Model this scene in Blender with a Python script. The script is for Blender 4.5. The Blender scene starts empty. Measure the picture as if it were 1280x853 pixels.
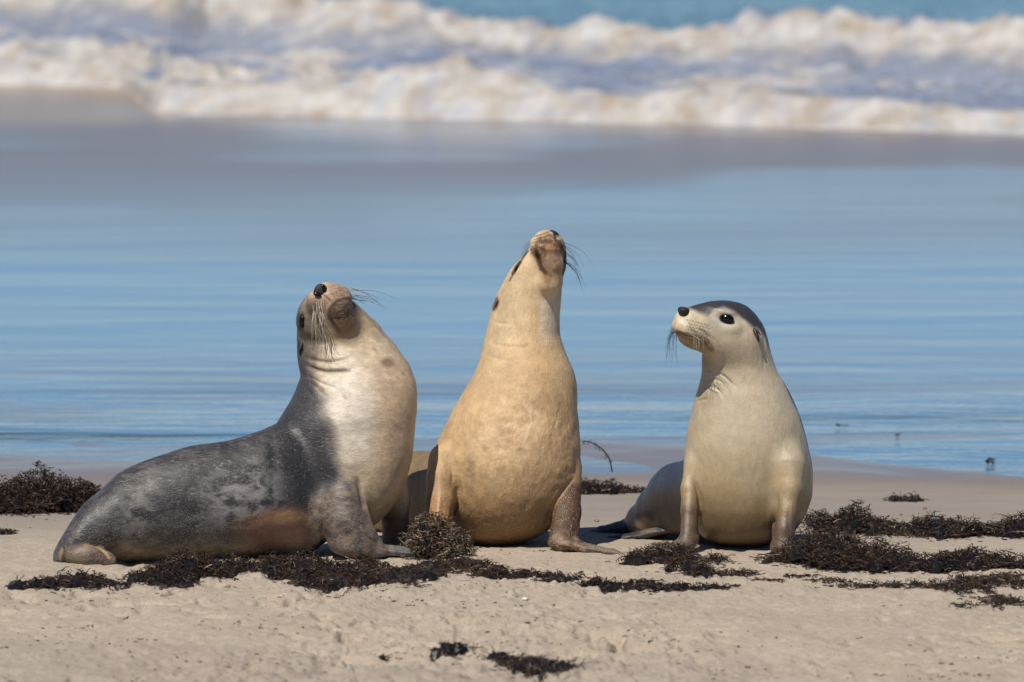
import bpy, math, random
import numpy as np
from mathutils import Vector

# ------------------------------------------------------------------ scene, camera, light
sc = bpy.context.scene
COL = sc.collection
FPX = 1280.0 * 300.0 / 36.0            # focal length in photo pixels (1280 wide)
PITCH = 0.0753                          # camera looks down by this much
CAM = np.array((0.0, -30.0, 3.0))
cam_d = bpy.data.cameras.new('camera')
cam = bpy.data.objects.new('camera', cam_d)
COL.objects.link(cam)
cam.location = CAM
cam.rotation_euler = (math.pi / 2 - PITCH, 0, 0)
cam_d.lens = 300.0
cam_d.sensor_width = 36.0
cam_d.clip_start = 0.5
cam_d.clip_end = 20000.0
cam_d.dof.use_dof = True
cam_d.dof.focus_distance = 30.0
cam_d.dof.aperture_fstop = 4.8
sc.camera = cam

SUN_EL, SUN_AZ = math.radians(57), math.radians(211)
world = bpy.data.worlds.new('World'); sc.world = world
world.use_nodes = True
wn = world.node_tree.nodes; wl = world.node_tree.links
sky = wn.new('ShaderNodeTexSky'); sky.sky_type = 'NISHITA'; sky.sun_disc = False
sky.sun_elevation = SUN_EL; sky.sun_rotation = SUN_AZ
sky.air_density = 0.8; sky.dust_density = 0.0; sky.ozone_density = 6.0; sky.altitude = 0
bg = wn['Background']; bg.inputs['Strength'].default_value = 0.072
wl.new(sky.outputs['Color'], bg.inputs['Color'])
sun_d = bpy.data.lights.new('sun', 'SUN'); sun_d.energy = 4.8; sun_d.angle = math.radians(0.5)
sun_d.color = (1.0, 0.93, 0.82)
sun = bpy.data.objects.new('sun', sun_d); COL.objects.link(sun)
sdir = Vector((math.sin(SUN_AZ) * math.cos(SUN_EL), math.cos(SUN_AZ) * math.cos(SUN_EL), math.sin(SUN_EL)))
sun.rotation_euler = sdir.to_track_quat('Z', 'Y').to_euler()
sc.view_settings.view_transform = 'Standard'
sc.view_settings.look = 'None'
sc.view_settings.exposure = 0.0
sc.view_settings.gamma = 1.0
sc.view_settings.use_curve_mapping = False

rng = np.random.default_rng(7)
SEA_Z = -0.10

# ------------------------------------------------------------------ helpers
def ray(u, p):
    """unit ray of the photo pixel (u, p)"""
    x = (u - 640.0) / FPX; y = -(p - 426.5) / FPX
    c, s = math.cos(PITCH), math.sin(PITCH)
    d = np.array((x, c + y * s, -s + y * c))
    return d / np.linalg.norm(d)

def ground(u, p, z=0.0):
    d = ray(u, p)
    t = (z - CAM[2]) / d[2]
    return CAM + d * t

def hash3(ix, iy, iz, seed):
    n = (ix * 374761393 + iy * 668265263 + iz * 2147483647 + seed * 144665) & 0xffffffff
    n = ((n ^ (n >> 13)) * 1274126177) & 0xffffffff
    n = ((n ^ (n >> 16)) * 2246822519) & 0xffffffff
    n = n ^ (n >> 15)
    return (n & 0xffffff) / float(0xffffff)

def noise3(x, y, z=0.0, seed=0):
    x, y, z = np.broadcast_arrays(np.asarray(x, float), np.asarray(y, float), np.asarray(z, float))
    ix = np.floor(x).astype(np.int64); iy = np.floor(y).astype(np.int64); iz = np.floor(z).astype(np.int64)
    fx = x - ix; fy = y - iy; fz = z - iz
    fx = fx * fx * (3 - 2 * fx); fy = fy * fy * (3 - 2 * fy); fz = fz * fz * (3 - 2 * fz)
    r = 0
    for dx in (0, 1):
        for dy in (0, 1):
            for dz in (0, 1):
                w = (fx if dx else 1 - fx) * (fy if dy else 1 - fy) * (fz if dz else 1 - fz)
                r = r + w * hash3(ix + dx, iy + dy, iz + dz, seed)
    return r * 2 - 1

def fbm(x, y, z=0.0, seed=0, octaves=4, gain=0.5):
    a, s, r = 1.0, 1.0, 0.0
    for o in range(octaves):
        r = r + a * noise3(np.asarray(x) * s + 17.3 * o, np.asarray(y) * s + 5.1 * o, np.asarray(z) * s, seed + o * 31)
        a *= gain; s *= 2.03
    return r

def sstep(a, b, x):
    t = np.clip((x - a) / (b - a), 0, 1)
    return t * t * (3 - 2 * t)

def tag(o, label=None, cat=None, group=None, kind=None):
    if label: o['label'] = label
    if cat: o['category'] = cat
    if group: o['group'] = group
    if kind: o['kind'] = kind
    return o

def empty(name, loc):
    o = bpy.data.objects.new(name, None); COL.objects.link(o)
    o.location = [float(v) for v in loc]; o.empty_display_size = 0.1
    return o

def mesh_obj(name, verts, faces, mat, parent=None, smooth=True, colors=None, nside=None):
    """faces: int array (n,3|4) or a list of such arrays"""
    me = bpy.data.meshes.new(name)
    if not isinstance(faces, list): faces = [faces]
    verts = np.asarray(verts, np.float32)
    if parent is not None:
        verts = verts - np.array(parent.location, np.float32)
    me.vertices.add(len(verts)); me.vertices.foreach_set('co', verts.ravel())
    tot = sum(f.size for f in faces); npoly = sum(len(f) for f in faces)
    me.loops.add(tot); me.polygons.add(npoly)
    me.loops.foreach_set('vertex_index', np.concatenate([f.ravel() for f in faces]).astype(np.int32))
    sizes = np.concatenate([np.full(len(f), f.shape[1], np.int32) for f in faces])
    starts = np.concatenate([[0], np.cumsum(sizes)[:-1]]).astype(np.int32)
    me.polygons.foreach_set('loop_start', starts)
    if smooth: me.polygons.foreach_set('use_smooth', np.ones(npoly, bool))
    me.update(calc_edges=True); me.validate()
    if colors is not None:
        ca = me.color_attributes.new('Col', 'FLOAT_COLOR', 'POINT')
        c4 = np.ones((len(verts), 4), np.float32); c4[:, :colors.shape[1]] = colors
        ca.data.foreach_set('color', c4.ravel())
    me.materials.append(mat)
    o = bpy.data.objects.new(name, me); COL.objects.link(o)
    if parent is not None: o.parent = parent
    return o

def grid_faces(nx, ny):
    i = np.arange(nx - 1)[None, :] + np.arange(ny - 1)[:, None] * nx
    i = i.ravel()
    return np.stack([i, i + 1, i + 1 + nx, i + nx], 1)

# ------------------------------------------------------------------ materials
class NT:
    def __init__(self, name):
        self.m = bpy.data.materials.new(name); self.m.use_nodes = True
        self.n = self.m.node_tree.nodes; self.l = self.m.node_tree.links
        self.p = self.n['Principled BSDF']
    def node(self, t, **kw):
        nd = self.n.new(t)
        for k, v in kw.items():
            if k.startswith('i_'): nd.inputs[int(k[2:])].default_value = v
            else: setattr(nd, k, v)
        return nd
    def link(self, a, b): self.l.new(a, b)
    def pos(self, scale=(1, 1, 1), obj=False):
        tc = self.node('ShaderNodeTexCoord') if obj else self.node('ShaderNodeNewGeometry')
        mp = self.node('ShaderNodeMapping'); mp.inputs['Scale'].default_value = scale
        self.link(tc.outputs['Object' if obj else 'Position'], mp.inputs['Vector'])
        return mp.outputs['Vector']
    def noise(self, vec, scale, detail=3, rough=0.55):
        nd = self.node('ShaderNodeTexNoise')
        nd.inputs['Scale'].default_value = scale; nd.inputs['Detail'].default_value = detail
        nd.inputs['Roughness'].default_value = rough
        self.link(vec, nd.inputs['Vector']); return nd.outputs['Fac']
    def ramp(self, fac, stops):
        r = self.node('ShaderNodeValToRGB'); e = r.color_ramp.elements
        while len(e) < len(stops): e.new(0.5)
        for el, (ps, c) in zip(e, stops):
            el.position = ps; el.color = (*c, 1) if len(c) == 3 else c
        self.link(fac, r.inputs['Fac']); return r.outputs['Color']
    def mix(self, fac, a, b, mode='MIX'):
        mx = self.node('ShaderNodeMix', data_type='RGBA', blend_type=mode)
        for sock, v in ((mx.inputs[0], fac), (mx.inputs[6], a), (mx.inputs[7], b)):
            if hasattr(v, 'links'): self.link(v, sock)
            elif isinstance(v, (int, float)): sock.default_value = v
            else: sock.default_value = (*v, 1)
        return mx.outputs[2]
    def math(self, op, a, b=None, clamp=False):
        m = self.node('ShaderNodeMath', operation=op); m.use_clamp = clamp
        for sock, v in ((m.inputs[0], a), (m.inputs[1], b)):
            if v is None: continue
            if hasattr(v, 'links'): self.link(v, sock)
            else: sock.default_value = v
        return m.outputs[0]
    def mapr(self, v, a, b, c=0.0, d=1.0):
        m = self.node('ShaderNodeMapRange'); m.inputs[1].default_value = a; m.inputs[2].default_value = b
        m.inputs[3].default_value = c; m.inputs[4].default_value = d
        self.link(v, m.inputs[0]); return m.outputs[0]
    def bump(self, h, dist, strength=1.0, normal=None):
        b = self.node('ShaderNodeBump'); b.inputs['Strength'].default_value = strength
        b.inputs['Distance'].default_value = dist
        self.link(h, b.inputs['Height'])
        if normal is not None: self.link(normal, b.inputs['Normal'])
        return b.outputs['Normal']
    def set(self, **kw):
        for k, v in kw.items():
            s = self.p.inputs[{'base': 'Base Color', 'rough': 'Roughness', 'normal': 'Normal', 'ior': 'IOR',
                               'spec': 'Specular IOR Level', 'sheen': 'Sheen Weight', 'coat': 'Coat Weight',
                               'coatrough': 'Coat Roughness', 'sss': 'Subsurface Weight'}[k]]
            if hasattr(v, 'links'): self.link(v, s)
            elif isinstance(v, tuple): s.default_value = (*v, 1)
            else: s.default_value = v

def mat_sand():
    t = NT('sand')
    ps = t.pos()
    at = t.node('ShaderNodeVertexColor', layer_name='Col')
    sep = t.node('ShaderNodeSeparateColor'); t.link(at.outputs['Color'], sep.inputs[0])
    wet, damp = sep.outputs[0], sep.outputs[1]
    big = t.noise(ps, 3.0, 5, 0.6); fine = t.noise(ps, 160.0, 3, 0.7); med = t.noise(ps, 28.0, 4, 0.65)
    dry = t.mix(t.mapr(big, 0.3, 0.7), (0.36, 0.30, 0.235), (0.46, 0.40, 0.33))
    dry = t.mix(t.mapr(med, 0.35, 0.75, 0, 0.7), dry, (0.28, 0.22, 0.165))
    dry = t.mix(t.mapr(fine, 0.3, 0.7, 0, 0.35), dry, (0.60, 0.51, 0.40))
    vor = t.node('ShaderNodeTexVoronoi'); vor.inputs['Scale'].default_value = 75
    t.link(ps, vor.inputs['Vector'])
    sel = t.math('MULTIPLY', t.mapr(vor.outputs['Distance'], 0.10, 0.22, 1, 0),
                 t.mapr(t.noise(ps, 6, 3), 0.47, 0.62))
    dry = t.mix(sel, dry, (0.10, 0.07, 0.05))
    dampc = t.mix(t.mapr(big, 0.3, 0.7), (0.24, 0.21, 0.185), (0.29, 0.26, 0.23))
    dampc = t.mix(t.mapr(fine, 0.3, 0.7, 0, 0.4), dampc, (0.27, 0.22, 0.18))
    c = t.mix(damp, dry, dampc)
    c = t.mix(wet, c, (0.20, 0.16, 0.14))
    t.set(base=c, rough=t.mapr(wet, 0, 1, 0.95, 0.22), spec=t.mapr(wet, 0, 1, 0.15, 0.5))
    h = t.math('ADD', t.math('MULTIPLY', fine, 0.35), t.math('MULTIPLY', med, 1.0))
    b = t.node('ShaderNodeBump'); b.inputs['Distance'].default_value = 0.013
    t.link(t.mapr(t.math('MAXIMUM', wet, t.math('MULTIPLY', damp, 0.6)), 0, 1, 1.0, 0.03), b.inputs['Strength'])
    t.link(h, b.inputs['Height']); t.link(b.outputs['Normal'], t.p.inputs['Normal'])
    return t.m

def mat_water():
    """shallow water over pale sand, long low ripples"""
    t = NT('shallow_water')
    ps = t.pos((0.30, 1.0, 1.0))
    ps2 = t.pos((0.8, 1.0, 1.0))
    at = t.node('ShaderNodeVertexColor', layer_name='Col')
    sep = t.node('ShaderNodeSeparateColor'); t.link(at.outputs['Color'], sep.inputs[0])
    film, calm = sep.outputs[0], sep.outputs[1]
    n1 = t.noise(ps, 1.1, 4, 0.6); n2 = t.noise(ps2, 14.0, 2, 0.5); n3 = t.noise(ps, 0.35, 3, 0.6)
    weed = t.mapr(t.noise(t.pos((0.22, 1.3, 1)), 0.9, 4, 0.6), 0.56, 0.64)
    c = t.mix(t.mapr(n3, 0.35, 0.65), (0.10, 0.24, 0.40), (0.16, 0.27, 0.37))
    c = t.mix(t.math('MULTIPLY', weed, t.mapr(calm, 0, 1, 0, 0.8)), c, (0.03, 0.05, 0.035))
    c = t.mix(film, c, (0.17, 0.14, 0.135))
    c = t.mix(sep.outputs[2], c, (0.30, 0.22, 0.14))
    t.set(base=c, rough=t.mapr(film, 0, 1, 0.08, 0.24), ior=1.333)
    h = t.math('ADD', t.math('MULTIPLY', n1, 1.0), t.math('MULTIPLY', n2, 0.07))
    b = t.node('ShaderNodeBump'); b.inputs['Distance'].default_value = 0.10
    t.link(t.math('MULTIPLY', t.mapr(film, 0, 1, 1.0, 0.3), t.mapr(calm, 0, 1, 0.17, 0.85)), b.inputs['Strength'])
    t.link(h, b.inputs['Height']); t.link(b.outputs['Normal'], t.p.inputs['Normal'])
    return t.m

def mat_sea():
    t = NT('sea')
    ps = t.pos((0.5, 1.0, 1.0)); p1 = t.pos()
    at = t.node('ShaderNodeVertexColor', layer_name='Col')
    sep = t.node('ShaderNodeSeparateColor'); t.link(at.outputs['Color'], sep.inputs[0])
    foam, silt, deep = sep.outputs[0], sep.outputs[1], sep.outputs[2]
    n = t.noise(p1, 3.4, 5, 0.65); n2 = t.noise(ps, 5.0, 4, 0.6)
    c = t.mix(silt, (0.22, 0.26, 0.35), (0.25, 0.20, 0.145))
    c = t.mix(deep, c, (0.13, 0.25, 0.33))
    fo = t.mix(t.mapr(n, 0.34, 0.60), (0.33, 0.275, 0.22), (0.50, 0.49, 0.475))
    fo = t.mix(t.mapr(t.noise(p1, 4.5, 4, 0.6), 0.48, 0.70, 0, 0.65), fo, (0.32, 0.345, 0.42))
    f = t.math('ADD', foam, t.math('MULTIPLY', t.math('SUBTRACT', n2, 0.5), 0.9))
    f = t.mapr(f, 0.22, 0.80)
    t.set(base=t.mix(f, c, fo), rough=t.mapr(f, 0, 1, 0.18, 0.9), ior=1.333)
    t.set(normal=t.bump(n2, 0.08))
    return t.m

def mat_fur(name, streak=(1, 1, 1), rough=0.55, grain=0.25, spec=0.35, bumpd=0.0012, speck=None, flecks=0.0):
    t = NT(name)
    at = t.node('ShaderNodeVertexColor', layer_name='Col')
    col = at.outputs['Color']
    ps = t.pos(streak)
    n = t.noise(ps, 260, 3, 0.7); m = t.noise(ps, 60, 3, 0.6)
    c = t.mix(t.mapr(n, 0.3, 0.7, 0, grain), col, t.mix(1.0, col, (0.45, 0.42, 0.40), 'MULTIPLY'))
    c = t.mix(t.mapr(m, 0.45, 0.75, 0, grain * 0.8), c, t.mix(1.0, col, (1.5, 1.45, 1.4), 'MULTIPLY'))
    if speck:
        v = t.node('ShaderNodeTexVoronoi'); v.inputs['Scale'].default_value = 190; t.link(t.pos(), v.inputs['Vector'])
        al = at.outputs['Alpha']
        sp = t.math('MULTIPLY', t.mapr(v.outputs['Distance'], 0.22, 0.34, 1, 0), t.mapr(t.noise(t.pos(), 30, 3), 0.38, 0.56))
        c = t.mix(t.math('MULTIPLY', sp, al), c, speck)
    if flecks:
        f1 = t.noise(t.pos((0.22, 1, 1.3)), 210, 2, 0.6)
        lum = t.node('ShaderNodeRGBToBW'); t.link(at.outputs['Color'], lum.inputs[0])
        k = t.math('MULTIPLY', t.mapr(f1, 0.56, 0.66), t.mapr(t.noise(t.pos(), 14, 4, 0.7), 0.38, 0.62))
        k = t.math('MULTIPLY', k, t.mapr(lum.outputs[0], 0.30, 0.16, 0, flecks))
        c = t.mix(k, c, (0.36, 0.345, 0.33))
    nn = t.math('ADD', n, t.math('MULTIPLY', m, 1.2))
    if speck: nn = t.math('ADD', nn, t.math('MULTIPLY', t.math('MULTIPLY', sp, al), 1.5))
    t.set(base=c, rough=t.mapr(m, 0.3, 0.7, rough - 0.06, rough + 0.12), spec=spec, normal=t.bump(nn, bumpd, 0.8),
          sheen=0.0)
    return t.m

def mat_plain(name, col, rough, spec=0.5, bump=None, col2=None, scale=80):
    t = NT(name)
    n = t.noise(t.pos(), scale, 3)
    c = t.mix(t.mapr(n, 0.35, 0.65), col, col2 or tuple(v * 0.6 for v in col))
    t.set(base=c, rough=rough, spec=spec)
    if bump: t.set(normal=t.bump(n, bump))
    return t.m

def mat_weed():
    t = NT('seaweed')
    at = t.node('ShaderNodeVertexColor', layer_name='Col')
    n = t.noise(t.pos(), 120, 2)
    c = t.mix(t.mapr(n, 0.3, 0.7, 0, 0.6), at.outputs['Color'], t.mix(1.0, at.outputs['Color'], (0.35, 0.33, 0.3), 'MULTIPLY'))
    t.set(base=c, rough=0.42, spec=0.4)
    return t.m

M_SAND, M_WATER, M_SEA, M_WEED = mat_sand(), mat_water(), mat_sea(), mat_weed()
M_NOSE = mat_plain('nose_skin', (0.030, 0.027, 0.027), 0.6, 0.3, 0.0008, scale=300)
M_EYE = mat_plain('eye_gloss', (0.004, 0.0035, 0.0035), 0.12, 0.35)
M_EAR = mat_plain('ear_skin', (0.035, 0.03, 0.03), 0.5, 0.4)
M_EAR_TAN = mat_plain('ear_skin_tan', (0.16, 0.10, 0.055), 0.6, 0.3)
M_WHISK_D = mat_plain('whisker_dark', (0.03, 0.025, 0.022), 0.4)
M_WHISK_L = mat_plain('whisker_pale', (0.55, 0.48, 0.38), 0.4)

# ------------------------------------------------------------------ the setting
def sand_height(x, y):
    base = np.where(y < 1.2, 0.0, -0.100 * sstep(0.8, 4.7, y) - 0.02 * np.clip(y - 4.3, 0, 1.5) - 0.05 * np.clip(y - 5.8, 0, 8))
    near = sstep(1.3, -1.0, y)                       # rougher towards the camera
    h = 0.010 * fbm(x * 1.3, y * 0.8, 0, 3, 3) * (0.35 + 0.65 * near)
    rough = 0.45 + 0.75 * sstep(-0.2, 0.4, fbm(x * 0.8 + 3, y * 0.5, 0, 29, 3))
    h = h + near * 0.014 * rough * fbm(x * 5.5, y * 3.2, 0, 9, 4, 0.55)
    trod = sstep(-0.15, 0.30, fbm(x * 0.9, y * 0.6, 0, 21, 2)) * sstep(-0.4, -1.6, y)
    pits = np.clip(fbm(x * 15, y * 11, 0, 40, 2) - 0.25, 0, 1)
    h = h - (0.012 * near + 0.05 * trod) * pits
    crumbs = np.clip(fbm(x * 42, y * 26, 0, 55, 2) - 0.05, 0, 1)
    h = h + 0.013 * near * rough * crumbs
    # low scarp in front of the animals
    ysc = -1.05 + 0.25 * noise3(x * 1.1, 0, 0, 77) + 0.1 * noise3(x * 4, 0, 0, 78)
    h = h + 0.020 * sstep(ysc + 0.10, ysc - 0.12, y) * (0.4 + 0.6 * sstep(-1.2, 0.2, x))
    return base + h + (0.030 * fbm(x * 0.8 + 0.5 * y, y * 0.8, 0, 47, 3) - 0.004 * x) * sstep(2.4, 4, y) * sstep(7, 5, y)

def spaced(a, b, step, far, n):
    inner = np.arange(a, b, step)
    ext = np.geomspace(step * 2, far, n)
    return np.concatenate([a - ext[::-1], inner, b + ext])

def build_sand():
    xs = spaced(-2.3, 2.3, 0.0085, 900, 40); ys = np.concatenate([-4.8 - np.geomspace(0.03, 600, 36)[::-1],
        np.arange(-4.8, 5.4, 0.016), 5.4 + np.geomspace(0.03, 600, 40)])
    X, Y = np.meshgrid(xs, ys)
    Z = sand_height(X, Y)
    Z = np.where(Y > 8, np.minimum(Z, -0.3 - 0.01 * (np.minimum(Y, 120) - 8)), Z)
    wet = sstep(2.5, 3.9, Y + 0.35 * fbm(X * 0.6, Y * 0.5, 0, 88, 3))
    damp = np.clip(sstep(-0.3, 1.6, Y + 0.4 * fbm(X * 0.8, Y * 0.5, 0, 81, 3)) +
                   0.45 * sstep(0.1, 0.5, fbm(X * 0.7, Y * 0.45, 0, 91, 3)) * sstep(-0.2, -1.5, Y), 0, 1)
    colors = np.stack([wet.ravel(), damp.ravel(), np.zeros(wet.size)], 1)
    v = np.stack([X.ravel(), Y.ravel(), Z.ravel()], 1)
    o = mesh_obj('beach_sand', v, grid_faces(len(xs), len(ys)), M_SAND, colors=colors)
    tag(o, 'pale damp beach sand with dimples and small tracks', kind='structure')

def front_y(x):
    """where the broken wave's foot lies"""
    # foot at p=150 left of centre, sinking to p=180 at the right
    return 32.8 - 0.55 * (x + 0.6) + 0.10 * noise3(x * 1.5, 0, 0, 5) + 0.45 * noise3(x * 0.35, 0, 0, 6) \
        + 4.0 * sstep(-2.6, -3.2, x)

def build_water():
    xs = spaced(-9, 9, 0.06, 900, 30); ys = np.concatenate([[-2.0], np.arange(2.0, 34.0, 0.05), [36, 40, 44]])
    X, Y = np.meshgrid(xs, ys)
    film = sstep(13.5, 27.5, Y + 1.0 * fbm(X * 0.28, Y * 0.22, 0, 12, 3))
    patch = sstep(-0.1, 0.7, fbm(X * 0.45, Y * 0.32, 0, 14, 2))
    film = film * (1 - 0.45 * patch)
    film = np.maximum(film, 0.75 * sstep(0.15, 0.5, fbm(X * 0.28, Y * 1.5, 0, 15, 4)) * sstep(13, 6, Y) * 0.7)
    film = np.maximum(film, 0.14 * sstep(0.0, 0.8, fbm(X * 0.2, Y * 0.5, 0, 16, 3)))
    calm = sstep(11, 4.5, Y)
    amp = 0.0045 * (1 - 0.85 * film) * (0.12 + 0.88 * calm)
    Z = SEA_Z + amp * (np.sin(Y * 7.5 + 5.5 * fbm(X * 0.30, Y * 0.4, 0, 33, 3)) * (0.5 + 0.5 * noise3(X * 0.5, Y * 0.4, 0, 34))
                       + fbm(X * 0.6, Y * 2.0, 0, 35, 3))
    silt = sstep(-2.3, -3.0, X) * sstep(30.5, 33.0, Y + 0.6 * noise3(X * 0.8, Y * 0.8, 0, 19))
    colors = np.stack([film.ravel(), calm.ravel(), silt.ravel()], 1)
    v = np.stack([X.ravel(), Y.ravel(), Z.ravel()], 1)
    o = mesh_obj('shallow_water', v, grid_faces(len(xs), len(ys)), M_WATER, colors=colors)
    tag(o, 'thin sheet of blue backwash water over the flat sand', kind='structure')

def build_sea():
    xs = spaced(-11, 11, 0.05, 3000, 30)
    s = np.concatenate([np.arange(0, 16, 0.05), 16 + np.geomspace(0.1, 6000, 60)])
    X, S = np.meshgrid(xs, s)
    F = front_y(np.clip(X, -14, 14))
    Y = F + S
    lump = fbm(X * 1.6, Y * 1.2, 0, 61, 4, 0.6)
    lump2 = fbm(X * 4.5, Y * 3.0, 0.5, 62, 3, 0.6)
    right = sstep(-0.3, 0.6, X)
    # first bore
    burst = np.exp(-((X + 0.6) / 0.9) ** 2) * 0.20 + 0.06 * np.exp(-((X - 1.8) / 0.9) ** 2)
    H1 = (0.145 + burst + 0.05 * lump + 0.04 * lump2) * sstep(0.0, 0.45, S) * (1 - 0.75 * sstep(0.5, 2.3, S))
    # turbulent middle
    H2 = sstep(1.5, 3.0, S) * (0.05 * lump + 0.03 * lump2)
    # second bore, a real face further out
    S2 = 9.3 - 0.35 * X + 0.5 * noise3(X * 0.4, 0, 0, 65)
    rise = sstep(-0.3, 1.1, S - S2)
    big = 0.25 + 0.22 * sstep(1.2, 2.9, X) + 0.22 * sstep(-0.2, -1.2, X) + 0.05 * noise3(X * 1.3, 3, 0, 66)
    H3 = big * rise * (1 - 0.8 * sstep(1.2, 3.6, S - S2)) + 0.05 * lump2 * rise * sstep(3, 0, S - S2)
    # left swash ridges
    S3 = 5.0 + 0.4 * X + 0.4 * noise3(X * 0.6, 1, 0, 67)
    H4 = 0.13 * np.exp(-((S - S3) / 0.5) ** 2) * (0.7 + lump) * sstep(2.5, -1.5, X)
    swell = 0.15 * np.sin(S * 0.45) * sstep(16, 30, S) * (1 - sstep(60, 400, S))
    Z = SEA_Z - 0.005 + H1 + H2 + H3 + H4 + swell
    tail = sstep(16, 13.5, S)
    foam = 0.95 * sstep(2.6, 0.7, S)                                           # the front
    left = sstep(0.9, -1.2, X)
    foam = np.maximum(foam, (0.14 + 0.16 * left + 0.95 * fbm(X * 0.8 + 0.5 * Y, Y * 0.7, 0, 71, 5, 0.6)) * sstep(S2 + 1, S2 - 1, S) * sstep(0.3, 1.5, S))
    foam = np.maximum(foam, 0.85 * np.exp(-((S - S3) / 0.7) ** 2) * sstep(2.5, -1, X))
    crest = np.exp(-((S - S2 - 0.75) / 0.45) ** 2)
    cover = 0.12 * sstep(3.4, 2.8, X) + 0.55 * sstep(4.2, 3.0, X) * noise3(X * 0.7, 0.3, 0, 73)
    foam = np.maximum(foam, np.maximum(crest * 1.0, sstep(-0.7, 0.4, S - S2) * sstep(1.9, 0.8, S - S2) * cover))
    foam = foam * np.where(S > S2 + 1.4, 0.15 + 0.8 * sstep(-0.3, -1.6, X), 1)
    foam = foam * sstep(18, 14, S)
    silt = np.clip(0.30 + 0.25 * left + 1.5 * fbm(X * 0.5, S * 0.5, 0, 75, 3), 0, 1) * sstep(7.0, 2.0, S)
    silt = np.maximum(silt, rise * sstep(1.4, 0.6, S - S2) * 0.9)
    silt = np.maximum(silt, sstep(0.5, 0.0, S) * 0.8)
    deep = sstep(0.9, 2.4, S - S2)
    colors = np.stack([foam.ravel(), silt.ravel(), deep.ravel()], 1)
    v = np.stack([X.ravel(), Y.ravel(), Z.ravel()], 1)
    o = mesh_obj('sea', v, grid_faces(len(xs), len(s)), M_SEA, colors=colors)
    tag(o, 'breaking surf with white and sandy foam running up the beach', kind='structure')

build_sand(); build_water(); build_sea()

# ------------------------------------------------------------------ implicit modelling of the animals
# Animals are modelled in a rigid frame: u to the right, p downwards, w towards the viewer, one unit = 2.83 mm.
SC = 30.15 / FPX

class Frame:
    def __init__(self, u0):
        self.u0 = u0
        self.O = ground(u0, 690.0)
        d = ray(u0, 690.0)
        self.F = -d
        self.R = np.cross(d, (0, 0, 1)); self.R /= np.linalg.norm(self.R)
        self.U = np.cross(self.R, d)
    def world(self, q):
        q = np.asarray(q, float)
        return (self.O + SC * ((q[..., 0:1] - self.u0) * self.R + (690.0 - q[..., 1:2]) * self.U + q[..., 2:3] * self.F))

def pchip(xs, ys, x):
    xs = np.asarray(xs, float); ys = np.asarray(ys, float)
    h = np.diff(xs); d = np.diff(ys) / h
    m = np.zeros(len(xs))
    for i in range(1, len(xs) - 1):
        if d[i - 1] * d[i] > 0:
            w1, w2 = 2 * h[i] + h[i - 1], h[i] + 2 * h[i - 1]
            m[i] = (w1 + w2) / (w1 / d[i - 1] + w2 / d[i])
    m[0], m[-1] = d[0], d[-1]
    x = np.clip(x, xs[0], xs[-1])
    i = np.clip(np.searchsorted(xs, x, side='right') - 1, 0, len(xs) - 2)
    t = (x - xs[i]) / h[i]
    return ((2 * t**3 - 3 * t**2 + 1) * ys[i] + (t**3 - 2 * t**2 + t) * h[i] * m[i] +
            (-2 * t**3 + 3 * t**2) * ys[i + 1] + (t**3 - t**2) * h[i] * m[i + 1])

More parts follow.
